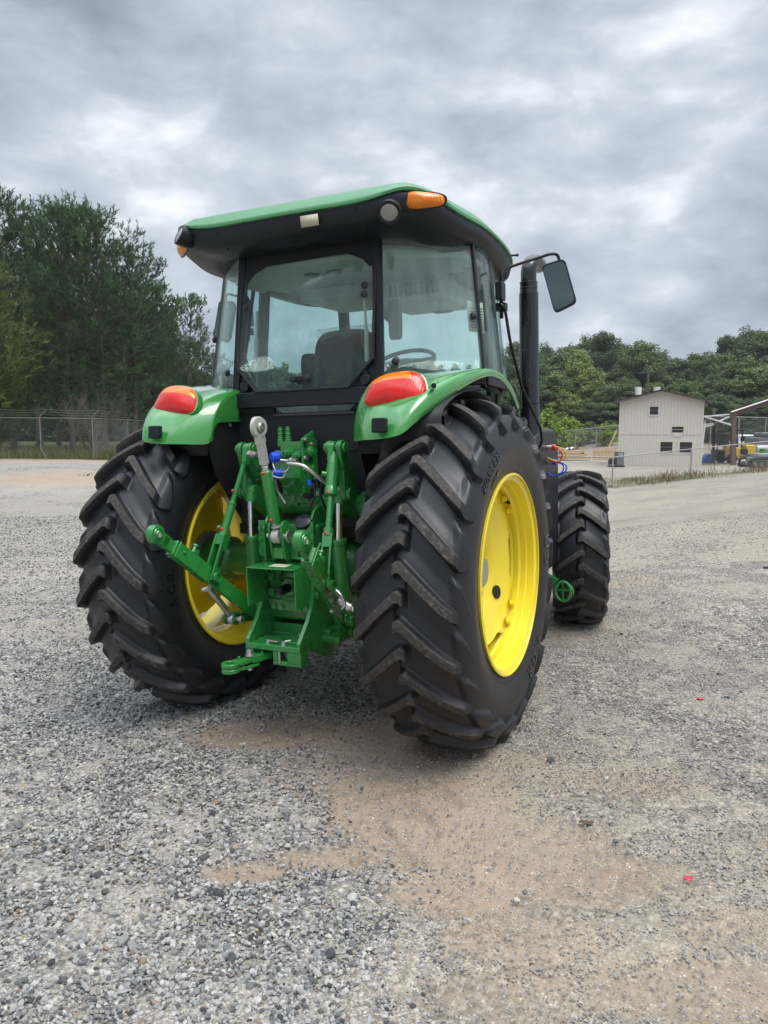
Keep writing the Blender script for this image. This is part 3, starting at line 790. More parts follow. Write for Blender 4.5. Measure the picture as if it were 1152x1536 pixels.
# ---- mirror with arm and grab rail
for s in (1, -1):
    mm = lambda v: Vector((v[0]*s, v[1], v[2]))
    mr = MB().box((min(s*.845, s*.885), .52, 2.30), (max(s*.845, s*.885), .60, 2.40)).build('mirror_mount', M['black'], TP, bevel=.006)
    MB().box((min(s*.84, s*.90), .53, 2.24), (max(s*.84, s*.90), .585, 2.285)).tube([mm((.87, .56, 2.2)), mm((.87, .56, 2.45))], .012, 10).build('mount_clamp', M['black'], mr, bevel=.004)
    MB().tube(spline([mm((.868, .56, 2.36)), mm((.866, .58, 2.44)), mm((.88, .60, 2.475)), mm((.94, .63, 2.50)), mm((1.06, .68, 2.535)), mm((1.115, .70, 2.55)), mm((1.15, .72, 2.545)), mm((1.165, .73, 2.50))], 8), .0085, 12).build('mirror_arm', M['black'], mr)
    MB().tube(spline([mm((.87, .52, 2.27)), mm((.89, .50, 2.265)), mm((.905, .52, 2.225)), mm((.912, .60, 2.05)), mm((.92, .78, 1.83)), mm((.925, .82, 1.79)), mm((.935, 1.08, 1.62)), mm((.94, 1.15, 1.56)), mm((.94, 1.17, 1.48)), mm((.90, 1.18, 1.42))], 6), .0085, 12).build('grab_rail', M['black'], mr)
    cs = [mm(v) for v in ((1.067, .70, 2.492), (1.195, .70, 2.515), (1.262, .70, 2.270), (1.140, .70, 2.222))]
    def rounded(k, y):
        out = []
        cc = sum(cs, Vector())/4
        P = [cc+(c-cc)*k for c in cs]
        for i in range(4):
            a, b, c_ = P[i-1], P[i], P[(i+1) % 4]
            p0 = b+(a-b).normalized()*.03; p1 = b+(c_-b).normalized()*.03
            for t in np.linspace(0, 1, 6): out.append(p0*(1-t)**2+b*2*t*(1-t)+p1*t*t+Vector((0, y, 0)))
        return out
    rings = [rounded(.93, -.004), rounded(1.0, -.006), rounded(1.03, 0), rounded(1.03, .012), rounded(.9, .04), rounded(.5, .055)]
    b_ = loft(rings); b_.f.append(tuple(range(len(rings[0])))[::-1]); b_.build('mirror_shell', M['black'], mr, angle=40)
    g = rounded(.94, -.0055); MB().add([mm((0, 0, 0))*0+p for p in g], [tuple(range(len(g)))]).build('mirror_glass', M['mirror'], mr)

# ---- fenders
LIP = [(.425, -.19, 1.665), (.430, -.29, 1.662), (.436, -.385, 1.655), (.438, -.43, 1.60), (.44, -.46, 1.55), (.55, -.565, 1.553), (.66, -.605, 1.558), (.75, -.606, 1.575), (.79, -.545, 1.62), (.825, -.45, 1.67), (.86, -.30, 1.735), (.89, -.14, 1.795), (.91, .05, 1.843), (.92, .24, 1.860), (.92, .42, 1.835), (.92, .58, 1.77), (.92, .69, 1.69)]
CTL = [(.420, -.185, 1.76), (.425, -.29, 1.80), (.430, -.36, 1.79), (.436, -.40, 1.775), (.44, -.43, 1.775), (.55, -.505, 1.78), (.65, -.52, 1.79), (.77, -.55, 1.80), (.845, -.505, 1.83), (.880, -.40, 1.86), (.905, -.25, 1.882), (.912, -.10, 1.895), (.925, .07, 1.905), (.935, .25, 1.908), (.935, .44, 1.88), (.935, .61, 1.81), (.935, .72, 1.72)]
CRE = [(.415, -.172, 1.825), (.420, -.175, 1.83), (.425, -.18, 1.832), (.43, -.19, 1.835), (.44, -.20, 1.84), (.50, -.20, 1.85), (.58, -.15, 1.864), (.66, -.08, 1.873), (.73, -.01, 1.88), (.78, .05, 1.885), (.82, .10, 1.888), (.845, .14, 1.89), (.87, .18, 1.892), (.885, .27, 1.889), (.89, .44, 1.862), (.89, .60, 1.79), (.89, .71, 1.70)]
def fender(s):
    L, K, R_ = spline(LIP, 5), spline(CTL, 5), spline(CRE, 5); rows = []
    for l, k, c in zip(L, K, R_):
        row = []
        inn = (c-l); inn.z = 0; inn.normalize()
        row.append(l+inn*.022+Vector((0, 0, .006)))
        for t in np.linspace(0, 1, 15): row.append(l*(1-t)**2+k*2*t*(1-t)+c*t*t)
        rows.append([(p.x*s, p.y, p.z) for p in row])
    f = MB().grid(rows).build('fender', M['green_wet'], TP, solid=.006, angle=60)
    # rubber-covered square lug
    MB().box((s*.655-.036, -.635, 1.583), (s*.655+.036, -.600, 1.650), Matrix.Rotation(math.radians(-6), 3, 'X')).build('fender_plug', M['black'], f, bevel=.008)
    if s < 0:
        MB().bar((-.62, -.05, 1.86), (-.62, -.05, 1.93), .07, .02).build('lamp_bracket', M['cast_steel'], f)
        MB().bar((-.585, -.03, 1.86), (-.585, -.03, 1.935), .02, .05).build('bracket_rubber', M['black'], f)
    else:
        MB().tube([(.835, -.40, 1.79), (.850, -.44, 1.79)], .012, 16).build('fender_bumper', M['black'], f)
    # tail lamp, bulging off the fender
    c = Vector((.655, -.425, 1.776)); nn = Vector((.08, -.90, .44)).normalized(); ax = Vector((.985, .10, .05)).normalized(); up = (nn.cross(ax)); up = up if up.z > 0 else -up
    nx_, nz_ = 40, 18; A, Rr, Bz = MB(), MB(), MB()
    def pt(r, t, off=0):
        ct, s_ = math.cos(t), math.sin(t); e = .62
        u = math.copysign(abs(ct)**e, ct)*r; v = math.copysign(abs(s_)**e, s_)*r
        hx = .152*(1-.10*v+0.0*u); hz = .092*(1+.10*u)
        p = c + ax*(hx*u) + up*(hz*v - .012*u*u) + nn*(.058*math.sqrt(max(0, 1-r*r*.97)) + off)
        return Vector((p.x*s, p.y, p.z)), v
    def pq(U, Vv):
        w_ = (max(0, 1-abs(Vv)**3.0))**(1/3.0); u = U*w_; r = min(1, (abs(u)**3.2+abs(Vv)**3.2)**(1/3.2))
        hx = .152*(1-.10*Vv); hz = .092*(1+.10*u)
        p = c + ax*(hx*u) + up*(hz*Vv - .012*u*u) + nn*(.066*math.sqrt(max(0, 1-r*r*.97)))
        return Vector((p.x*s, p.y, p.z))
    def patch(u0, u1, v0, v1, n=26, m=16): return [[pq(u0+(u1-u0)*math.sin(PI/2*(2*i/n-1))*.5+(u1-u0)*.5, v0+(v1-v0)*(.5+.5*math.sin(PI/2*(2*j/m-1)))) for i in range(n+1)] for j in range(m+1)]
    A.grid(patch(-1, .62, .30, 1)); Rr.grid(patch(-1, 1, -1, .30)).grid(patch(.62, 1, .30, 1))
    def ot(k): t = 2*PI*k/48; q = math.sin(t); w_ = (max(0, 1-abs(q)**3))**(1/3.0); return pq(math.copysign(1, math.cos(t)) if w_ > 1e-6 else 0, q)
    edge = [ot(k) for k in range(48)]; edge.append(edge[0]); C3 = Vector((c.x*s, c.y, c.z)); N3 = Vector((nn.x*s, nn.y, nn.z))
    bz = [edge, [C3+(p-C3)*1.045 - N3*.004 for p in edge], [C3+(p-C3)*1.06 - N3*.04 for p in edge]]
    tl = Bz.grid(bz).build('tail_light', M['rubber_smooth'] if 0 else M['green_wet'], TP)
    Rr.build('red_lens', M['lens_red'], tl, angle=60); A.build('amber_lens', M['lens_amber'], tl, angle=60)
    # black wheel-well liner and side plates
    th = np.linspace(math.radians(-5), math.radians(150), 30); rr_ = .935
    rows = [[(s*x, -rr_*math.cos(t), RZ+rr_*math.sin(t)*1.0) for x in (.46, .885)] for t in th if RZ+rr_*math.sin(t) > 1.45]
    rows = [[(a[0], max(-.44, a[1]), min(a[2], 1.80)) for a in r] for r in rows]
    MB().grid(rows).build('wheel_well', M['black_matt'], TP, solid=.005)
    MB().prism([(-.455, 1.55), (-.40, 1.655), (-.19, 1.665), (-.1, 1.84), (.55, 1.84), (.60, 1.2), (.2, 1.05), (-.17, 1.10), (-.38, 1.36)], 'X', s*.448, s*.456).build('side_plate', M['black_matt'], TP)
    b_ = MB(True)
    for (y, z) in ((-.43, 1.575), (-.385, 1.64), (-.25, 1.645)): b_.bolt((s*.447, y, z), (-s, -.3, 0), .008, .006)
    b_.build('plate_bolt', M['steel'], TP)
fender(1); fender(-1)
MB().box((.40, -.30, 1.52), (.455, -.20, 1.66)).box((.39, -.33, 1.47), (.455, -.27, 1.60)).build('lamp_socket', M['black'], TP, bevel=.01)
# ================================================================== REAR HITCH (tractor frame)
G, GC = M['green'], M['green_cast']
def V_(*a): return Vector(a)
# rockshaft
mb = MB().cyl((-.36, -.16, 1.20), (.36, -.16, 1.20), .058, 28)
for s in (-1, 1): mb.cyl((s*.33, -.16, 1.20), (s*.37, -.16, 1.20), .078, 28).cyl((s*.20, -.16, 1.20), (s*.22, -.16, 1.20), .068, 28)
mb.build('rockshaft', GC, TP, bevel=.004)
def hull(circles, n=10):
    """outline of circles (y,z,r) - convex hull"""
    pts = []
    for (y, z, r) in circles:
        for k in range(n*2): pts.append((y+r*math.cos(PI*k/n), z+r*math.sin(PI*k/n)))
    pts = sorted(set(pts))
    def cross(o, a, b): return (a[0]-o[0])*(b[1]-o[1])-(a[1]-o[1])*(b[0]-o[0])
    lo = []
    for p in pts:
        while len(lo) > 1 and cross(lo[-2], lo[-1], p) <= 0: lo.pop()
        lo.append(p)
    up = []
    for p in reversed(pts):
        while len(up) > 1 and cross(up[-2], up[-1], p) <= 0: up.pop()
        up.append(p)
    return lo[:-1]+up[:-1]
for s in (-1, 1):
    x = lambda v: v*s
    mb = MB()
    # forked arm: lower web, two upper ears
    mb.prism(hull([(-.16, 1.20, .075), (-.30, 1.275, .045)]), 'X', x(.255), x(.305))
    mb.prism(hull([(-.305, 1.275, .045), (-.325, 1.40, .028)]), 'X', x(.285), x(.318))
    mb.prism(hull([(-.325, 1.40, .028), (-.345, 1.512, .038)]), 'X', x(.290), x(.318))
    mb.prism(hull([(-.17, 1.25, .05), (-.30, 1.42, .026)]), 'X', x(.268), x(.30))
    mb.prism(hull([(-.30, 1.42, .026), (-.345, 1.512, .036)]), 'X', x(.228), x(.252))
    mb.prism(hull([(-.27, 1.38, .03), (-.30, 1.44, .03)]), 'X', x(.235), x(.31))
    la = mb.build('lift_arm', GC, TP, bevel=.005)
    pb = MB().cut().cyl((x(.215), -.345, 1.512), (x(.328), -.345, 1.512), .020, 20).cyl((x(.325), -.345, 1.512), (x(.334), -.345, 1.512), .027, 20).cyl((x(.214), -.345, 1.512), (x(.222), -.345, 1.512), .027, 20)
    pb.cut().cyl((x(.25), -.318, 1.274), (x(.335), -.318, 1.274), .026, 20).cyl((x(.33), -.318, 1.274), (x(.343), -.318, 1.274), .034, 20)
    pb.build('pin', G, la, bevel=.002)
    # hydraulic cylinder
    cy = MB().tube([(x(.268), -.345, 1.035), (x(.268), -.30, .62)], .039, 28).tube([(x(.268), -.346, 1.045), (x(.268), -.344, 1.02)], .043, 28).tube([(x(.268), -.303, .65), (x(.268), -.30, .61)], .042, 28).cyl((x(.22), -.30, .61), (x(.32), -.30, .61), .032, 20).build('lift_cylinder', G, TP, bevel=.003)
    MB().tube([(x(.271), -.346, 1.03), (x(.274), -.332, 1.245)], .0195, 24).build('cylinder_rod', M['chrome'], cy)
    MB().tube([(x(.273), -.335, 1.225), (x(.275), -.322, 1.275)], [.026, .028], 20).build('rod_head', G, cy)
    # draft link
    tip = V_(x(.412), -.929, 1.126); piv = V_(x(.25), -.258, .548); d = (piv-tip).normalized(); nrm = d.cross(V_(1, 0, 0)).normalized(); nrm = nrm if nrm.z > 0 else -nrm
    P = lambda t: tip.lerp(piv, t)
    mb = MB().bar(P(.20), P(.96), .026, .075, nrm)
    mb.bar(P(.05), P(.17), .030, .058, nrm).bar(P(.13), P(.33), .050, .080, nrm).bar(P(.15), P(.155), .058, .088, nrm).bar(P(.31), P(.42), .040, .085, nrm)
    mb.prism([(0, 0)]*0 or [(-.929+.0, 1.126)], 'X', 0, 0) if False else None
    lk = mb.build('draft_link', G, TP, bevel=.005)
    rg = MB().tube([tip-V_(.020, 0, 0), tip-V_(.018, 0, 0), tip+V_(.018, 0, 0), tip+V_(.020, 0, 0)], [.044, .048, .048, .044], 36).bar(tip, P(.09), .030, .064, nrm)
    rg.build('link_end', G, lk, bevel=.003)
    eb = MB()
    for e in (-1, 1):
        eb.cut().lathe([(0, .034), (e*.004, .031), (e*.004, .027), (-e*.002, .026)], tip+V_(e*.0205, 0, 0), 'X', 32)
        eb.lathe([(0, .024), (e*.006, .022), (e*.010, .017), (e*.010, .013), (-e*.01, .012)], tip+V_(e*.0205, 0, 0), 'X', 32)
    eb.build('ball_joint', G, lk); MB().lathe([(-.028, .0125), (.028, .0125)], tip, 'X', 24).build('ball_bore', M['cast_steel'], lk)
    bb = MB().box(P(.27)+nrm*.045-V_(.022, .028, .012), P(.27)+nrm*.045+V_(.022, .028, .012)); bb.tube([P(.27)+nrm*.05, P(.27)+nrm*.088], .010, 12).tube([P(.27)+nrm*.082, P(.27)+nrm*.092], .016, 12)
    bb.bolt(P(.205)+V_(x(0)+.025, 0, .01), (1, 0, 0), .008, .008).build('latch', G, lk, bevel=.002)
    MB().lathe([(-.05, .038), (.05, .038)], piv, 'X', 24).lathe([(.05, .026), (.075, .026)], piv, 'X', 6).lathe([(-.05, .026), (-.075, .026)], piv, 'X', 6).build('pivot_boss', GC, lk, bevel=.003)
    # lift link between arm and draft link
    top = V_(x(.262), -.348, 1.512); bot = V_(x(.34), -.62, .865); dd = (bot-top)
    Q = lambda t: top.lerp(bot, t)
    mb = MB().prism(hull([(-.348, 1.512, .034), (-.372, 1.45, .024)]), 'X', x(.248), x(.276))
    if s < 0:
        mb.tube([Q(.06), Q(.11), Q(.43)], [.022, .0145, .0145], 18).tube([Q(.42), Q(.425), Q(.45), Q(.455)], [.017, .022, .022, .020], 18).tube([Q(.45), Q(.66)], .021, 18)
        mb.tube([Q(.64), Q(.70)], [.021, .026], 18)
        ln = dd.normalized(); nn = ln.cross(V_(1, 0, 0)).normalized()
        for e in (-1, 1): mb.bar(Q(.68)+V_(e*.024, 0, 0), Q(1.03)+V_(e*.024, 0, 0), .012, .056, nn)
        mb.bar(Q(.68), Q(.76), .055, .05, nn)
        mb.tube([Q(.62)+V_(-.02, -.01, 0), Q(.62)+V_(-.038, -.02, 0)], .012, 10)
    else:
        mb.tube([Q(.04), Q(.13)], [.024, .028], 18).tube([Q(.13), Q(.30)], .030, 18).tube([Q(.30), Q(.31), Q(.36), Q(.37)], [.030, .033, .033, .02], 18).tube([Q(.36), Q(.62)], .0165, 18)
        mb.tube([Q(.60), Q(.66)], .026, 18).bar(Q(.64), Q(.74), .05, .04)
        for e in (-1, 1): mb.bar(Q(.72)+V_(e*.022, 0, 0), Q(1.02)+V_(e*.022, 0, 0), .010, .05)
        mb.tube([Q(.2)+V_(-.02, -.02, 0), Q(.2)+V_(-.04, -.035, .004)], .014, 12).tube([Q(.72)+V_(-.03, -.01, .01), Q(.75)+V_(-.05, -.03, -.02), Q(.80)+V_(-.03, -.03, 0)], .008, 8)
    ll = mb.build('lift_link', G, TP, bevel=.003)
    MB().cut().ball(Q(.33)+V_(-.0, -.030, 0), .009).cut().ball(Q(.63)+V_(0, -.024, 0), .009).build('grease_cap', M['red_cap'] if 'red_cap' in M else M['red'], ll)
    pm = MB().tube([bot-V_(.045, 0, 0), bot+V_(.045, 0, 0)], .017, 16).tube([bot+V_(.036, 0, 0), bot+V_(.046, 0, 0)], .028, 20)
    pm.tube([bot+V_(.05, .024*math.cos(t), .024*math.sin(t)) for t in np.linspace(0, 2*PI, 20)], .0028, 6).build('link_pin', G, ll)
    if s < 0: MB().bar(Q(.80)+V_(.031, 0, 0), Q(.92)+V_(.031, 0, 0), .004, .020).build('slot', M['black_matt'], ll, bevel=.001)

# stabilisers
mb = MB().tube([(.27, -.40, .79), (.33, -.47, .755)], [.016, .02], 14).tube([(.33, -.47, .755), (.40, -.47, .72)], .022, 14).tube([(.40, -.47, .72), (.62, -.50, .63)], .014, 14)
mb.tube(spline([(.28, -.45, .80), (.31, -.48, .815), (.35, -.49, .79), (.375, -.49, .745), (.36, -.5, .72)], 5), .007, 8).tube([(.385, -.47, .728), (.395, -.47, .722)], .027, 16).tube([(.44, -.475, .70), (.45, -.475, .695)], .022, 16)
mb.tube([(.30, -.49, .755), (.30, -.50, .70)], .009, 8).tube([(.285, -.50, .725), (.315, -.50, .71)], .006, 8)
mb.build('stabilizer', M['steel'], TP)
mb = MB().tube([(-.36, -.62, .80), (-.35, -.55, .72), (-.36, -.46, .63)], .018, 14).tube([(-.37, -.55, .74), (-.375, -.50, .68)], .012, 10).ball((-.36, -.44, .60), .032)
mb.tube([(-.42, -.44, .60), (-.29, -.44, .60)], .013, 12).tube([(-.30, -.44, .60), (-.285, -.44, .60)], .022, 6).tube([(-.37, -.60, .80), (-.40, -.62, .79)], .012, 10)
mb.build('stabilizer', M['steel'], TP)
MB().tube([(-.395, -.44, .60), (-.385, -.44, .60)], .034, 20).tube([(-.335, -.44, .60), (-.325, -.44, .60)], .034, 20).bar((-.36, -.40, .60), (-.33, -.26, .58), .08, .05).build('stabilizer_bracket', G, TP, bevel=.003)

# mounting frame plates and top-link bracket
for s in (-1, 1):
    x = lambda v: v*s
    MB().prism([(-.42, .93), (-.43, 1.10), (-.36, 1.19), (-.30, 1.22), (-.24, 1.16), (-.24, .93)], 'X', x(.128), x(.142)).box((min(x(.128), x(.168)), -.425, .95), (max(x(.128), x(.168)), -.412, 1.14)).build('frame_plate', G, TP, bevel=.003)
    b_ = MB(True)
    for z in (.98, 1.04, 1.10): b_.bolt((x(.152), -.425, z), (0, -1, 0), .012, .012)
    b_.build('frame_bolt', G, TP)
mb = MB()
for (a, b) in ((-.078, -.064), (-.004, .010)):
    mb.prism(hull([(-.43, 1.10, .045), (-.40, .97, .05)]), 'X', a, b)
mb.box((-.078, -.40, .935), (.078, -.36, 1.12)).prism([(-.45, .945), (-.45, 1.0), (-.42, 1.02), (-.40, .945)], 'X', -.064, -.004)
mb.box((.058, -.43, .94), (.072, -.37, 1.12))
tb = mb.build('top_link_bracket', G, TP, bevel=.004)
MB().tube([(-.10, -.44, 1.063), (.03, -.44, 1.063)], .013, 14).tube([(.028, -.44, 1.063), (.032, -.44, 1.063)], .022, 20).tube([(.036, -.44+.032*math.cos(t), 1.063+.032*math.sin(t)) for t in np.linspace(0, 2*PI, 24)], .0035, 6).build('top_link_pin', M['steel'], tb)
# U-handles on the bracket
MB().tube(spline([(.06, -.44, 1.00), (.10, -.46, 1.0), (.125, -.46, 1.0), (.13, -.46, .96), (.10, -.46, .955), (.06, -.44, .955)], 4), .007, 8).tube([(.055, -.44, 1.03), (.10, -.45, 1.03)], .011, 10).build('bracket_handle', G, tb)
# top link, stowed upright
E0, E1 = V_(-.035, -.575, 1.626), V_(-.034, -.45, 1.063); L = lambda t: E0.lerp(E1, t)
tl = MB().tube([L(.385), L(.395), L(.40), L(.86), L(.865)], [.023, .028, .029, .031, .026], 24).build('top_link', G, TP, bevel=.002)
ey = MB().tube([E0-V_(.017, .004, 0), E0-V_(.012, .003, 0), E0+V_(.012, -.003, 0), E0+V_(.017, -.004, 0)], [.048, .052, .052, .048], 36)
ey.bar(L(.075), L(.33), .032, .040, (0, -1, 0)).bar(L(.055), L(.14), .026, .062, (0, -1, 0)).tube([L(.32), L(.40)], .016, 14)
ey.build('link_eye', M['cast_steel'], tl, bevel=.003)
MB().lathe([(.017, .031), (.019, .025), (.027, .022), (.030, .016), (.030, .011), (.0, .010)], E0, 'X', 32).tube([L(.335), L(.345), L(.355), L(.365), L(.375)], [.017, .015, .018, .015, .017], 14).build('eye_ball', M['steel'], tl)
MB().tube([L(.85), L(.92)], .016, 14).bar(L(.93), L(1.0), .030, .03, (0, -1, 0)).tube([E1-V_(.020, 0, 0), E1+V_(.020, 0, 0)], .036, 28).tube([L(.90), L(.915)], .024, 18).build('link_eye', M['cast_steel'], tl, bevel=.002)
MB().cut().ball(L(.41)+V_(.0, -.028, 0), .009).cut().ball(L(.84)+V_(.0, -.03, 0), .009).build('grease_cap', M['red'], tl)
MB().tube([(-.14, -.50, 1.49), (-.085, -.52, 1.49)], .013, 8).tube([(-.145, -.5, 1.49), (-.12, -.51, 1.49)], .022, 6).build('stow_bolt', M['steel'], tl)

# remote valve block with couplers
mb = MB().box((-.13, -.30, 1.36), (.06, -.19, 1.50)).box((.055, -.33, 1.28), (.068, -.18, 1.55)).prism([(-.33, 1.50), (-.33, 1.56), (-.22, 1.60), (-.19, 1.50)], 'X', .055, .068)
mb.box((-.11, -.27, 1.50), (.05, -.20, 1.545)).box((-.12, -.25, 1.26), (.03, -.18, 1.37))
for (xx, yy) in ((-.118, -.25), (-.07, -.25)):
    mb.tube([(xx, yy, 1.52), (xx, yy, 1.56)], .020, 16).tube([(xx, yy, 1.55), (xx, yy, 1.605)], .015, 16).tube([(xx, yy, 1.60), (xx, yy, 1.625)], .0125, 14)
    for z in (1.565, 1.585, 1.605): mb.tube([(xx, yy, z), (xx, yy, z+.006)], .0175, 16)
for (xx, zz) in ((-.09, 1.475), (-.03, 1.49), (.03, 1.475), (-.03, 1.40)):
    mb.tube([(xx, -.29, zz), (xx, -.345, zz-.005)], .021, 16).tube([(xx, -.33, zz), (xx, -.365, zz-.005)], .016, 16)
mb.tube([(.068, -.27, 1.49), (.095, -.27, 1.49)], .030, 20).tube([(.09, -.27, 1.49), (.10, -.27, 1.49)], .018, 20).tube([(.068, -.25, 1.40), (.09, -.25, 1.40)], .022, 16)
# bent side bracket below
mb.prism([(-.38, 1.36), (-.37, 1.43), (-.30, 1.40), (-.27, 1.31), (-.18, 1.29), (-.18, 1.26), (-.29, 1.27), (-.33, 1.32)], 'X', -.065, .07)
vb = mb.build('valve_block', G, TP, bevel=.003)
b_ = MB(True)
for p in ((.07, -.30, 1.555), (.07, -.31, 1.46), (.07, -.24, 1.53), (.07, -.32, 1.40), (.07, -.22, 1.34)): b_.bolt(p, (1, -.4, 0), .010, .01)
b_.cut().tube([(-.055, -.36, 1.474), (-.03, -.30, 1.485)], .017, 16).tube([(.0, -.34, 1.445), (.035, -.335, 1.455)], .022, 14)
b_.build('valve_bolt', M['steel'], vb)
MB().tube([(-.075, -.405, 1.468), (-.06, -.372, 1.472)], .028, 24).tube([(-.078, -.41, 1.468), (-.074, -.403, 1.468)], [.02, .028], 24).build('coupler_cap', M['blue'], vb, bevel=.003)
MB().tube([(-.075, -.405, 1.378), (-.055, -.36, 1.385)], .027, 24).build('coupler_cap', M['blue'], vb, bevel=.003)
# silver pipes, wires
MB().tube(spline([(-.01, -.37, 1.435), (.03, -.41, 1.435), (.09, -.405, 1.43), (.13, -.395, 1.41), (.19, -.33, 1.335), (.24, -.22, 1.25)], 6), .0105, 12).build('oil_pipe', M['steel'], TP)
MB().tube([(-.26, -.12, 1.36), (-.12, -.30, 1.285), (-.05, -.33, 1.22)], .0085, 10).build('oil_pipe', M['steel'], TP)
MB().tube([(.12, -.02, 1.288), (.60, .0, 1.296)], .0085, 10).build('control_rod', M['steel'], TP)
wr_ = MB().tube(spline([(-.07, -.395, 1.45), (-.05, -.42, 1.405), (-.02, -.42, 1.395), (.015, -.41, 1.40), (.02, -.38, 1.44), (-.01, -.36, 1.45)], 5, True), .004, 6).tube(spline([(-.055, -.42, 1.40), (-.06, -.43, 1.375), (-.0, -.43, 1.365), (.015, -.42, 1.39)], 5), .005, 6)
wr_.build('wire_clip', M['steel'], TP)
mb = MB()
for pts in ([(.22, -.14, 1.42), (.27, -.15, 1.38), (.29, -.14, 1.30), (.30, -.13, 1.18)], [(.36, -.15, 1.46), (.30, -.16, 1.44), (.24, -.15, 1.40), (.22, -.15, 1.32)], [(.24, -.15, 1.42), (.30, -.16, 1.33), (.33, -.16, 1.25)],
            [(.10, -.3, 1.34), (.13, -.33, 1.27), (.11, -.35, 1.2)], [(.14, -.28, 1.34), (.16, -.32, 1.26), (.18, -.3, 1.18)], [(.25, -.1, 1.22), (.34, -.08, 1.25), (.45, -.05, 1.22)], [(.26, -.05, 1.28), (.33, -.02, 1.33), (.42, 0, 1.30), (.5, 0, 1.24)]):
    mb.cut().tube(spline(pts, 5), .006, 8)
mb.build('hose', M['black'], TP)
MB().cut().box((.10, -.31, 1.30), (.14, -.27, 1.35)).cut().box((.30, -.08, 1.20), (.36, -.02, 1.24)).cut().box((.40, -.06, 1.18), (.46, -.02, 1.26)).build('connector', M['black'], TP, bevel=.004)
MB().tube([(.098, -.335, 1.345), (.105, -.335, 1.32)], .012, 12).build('connector_cap', M['blue'], TP)
# sensor plate
mb = MB().prism([(-.085, 1.215), (.075, 1.215), (.105, 1.245), (.105, 1.275), (.085, 1.31), (-.03, 1.325), (-.085, 1.30)], 'Y', -.235, -.225); mb.box((-.06, -.235, 1.20), (-.04, -.20, 1.23)).bolt((-.055, -.236, 1.235), (0, -1, 0), .011, .01).bolt((.03, -.236, 1.235), (0, -1, 0), .011, .01)
sp_ = mb.build('sensor_plate', G, TP, bevel=.002)
MB().tube([(.045, -.236, 1.275), (.045, -.27, 1.275)], .034, 24).tube([(-.035, -.2365, 1.29), (-.035, -.2355, 1.29)], .012, 20).build('sensor_cover', M['black'], sp_, bevel=.003)
MB(True).bolt((.005, -.24, 1.27), (0, -1, 0), .011, .012).bolt((.088, -.24, 1.268), (0, -1, 0), .011, .012).build('sensor_bolt', M['steel'], sp_)
# filler cap with neck
MB().tube([(.105, -.40, 1.07), (.105, -.41, 1.13)], .028, 20).tube([(.085, -.39, 1.08), (.14, -.39, 1.08)], .02, 14).build('filler_neck', G, TP)
MB().tube([(.105, -.412, 1.13), (.107, -.425, 1.145), (.107, -.43, 1.15)], [.044, .046, .03], 24).build('filler_cap', M['black'], TP)
# casting and bowl beside the right rod, dark canister under it
mb = MB().lathe([(.99, .085), (1.04, .085), (1.055, .075), (1.075, .05), (1.09, .045), (1.11, .04), (1.12, .02), (1.122, 0)], (.37, -.06, 0), 'Z', 32).box((.17, -.10, 1.03), (.34, -.03, 1.06)).box((.2, -.02, 1.28), (.29, .0, 1.42)).box((.19, -.03, 1.40), (.33, .02, 1.41))
mb.build('filter_head', GC, TP, bevel=.004)
mb = MB().lathe([(.72, .06), (.74, .082), (.985, .082), (.99, .07)], (.37, -.06, 0), 'Z', 32)
for k in range(24):
    t = 2*PI*k/24; mb.box((.37+.081*math.cos(t)-.003, -.06+.081*math.sin(t)-.003, .76), (.37+.081*math.cos(t)+.003, -.06+.081*math.sin(t)+.003, .97))
mb.build('filter_canister', M['black'], TP)
# PTO guard
mb = MB().box((-.143, -.588, .915), (.143, -.39, .921)).box((-.143, -.585, .718), (-.137, -.40, .915)).box((.137, -.575, .712), (.143, -.40, .915))
gd = mb.build('pto_guard', G, TP, bevel=.0015)
b_ = MB()
for (xx, z) in ((-.11, .84), (-.11, .76), (-.145, .88)): b_.cut().bar((xx, -.405, z-.02), (xx, -.405, z+.02), .03, .03).bolt((xx, -.42, z), (0, -1, 0), .009, .01)
for z in (.84, .76): b_.cut().bar((.165, -.405, z-.02), (.165, -.405, z+.02), .035, .03).bolt((.165, -.42, z), (0, -1, 0), .012, .012)
b_.build('guard_bracket', G, gd, bevel=.003)
MB().add([(-.04, -.54, .9216), (.06, -.54, .9216), (.06, -.47, .9216), (-.04, -.47, .9216)], [(0, 1, 2, 3)]).build('warning_label', M['warn'] if 'warn' in M else M['label'], gd)
# housing rear face, PTO seal and shaft
mb = MB().box((-.135, -.392, .70), (.135, -.33, .915)).prism([(-.15, .72), (-.125, .685), (-.10, .66), (.10, .66), (.125, .685), (.15, .72)], 'Y', -.405, -.33).lathe([(-.41, .075), (-.405, .085), (-.38, .085)], (0, 0, .79), 'Y', 36).lathe([(-.42, .045), (-.41, .055), (-.39, .06)], (0, 0, .79), 'Y', 36)
hs = mb.build('pto_housing', GC, TP, bevel=.003)
b_ = MB(True)
for xx in (-.10, -.055, .06, .10): b_.bolt((xx, -.406, .68), (0, -1, 0), .014, .012)
for xx in (-.02, .02): b_.bolt((xx, -.395, .885), (0, -1, 0), .008, .008)
b_.build('housing_bolt', G, hs)
MB().bolt((-.075, -.395, .80), (0, -1, 0), .008, .01).build('housing_screw', M['steel'], hs)
ps = MB().tube([(0, -.38, .79), (0, -.505, .787)], .021, 24)
for k in range(6):
    t = 2*PI*k/6; ps.bar((.019*math.cos(t), -.40, .79+.019*math.sin(t)), (.019*math.cos(t), -.50, .787+.019*math.sin(t)), .009, .009, (math.cos(t), 0, math.sin(t)))
ps.tube([(0, -.50, .787), (0, -.512, .787)], [.021, .017], 24).build('pto_shaft', M['black'], TP)
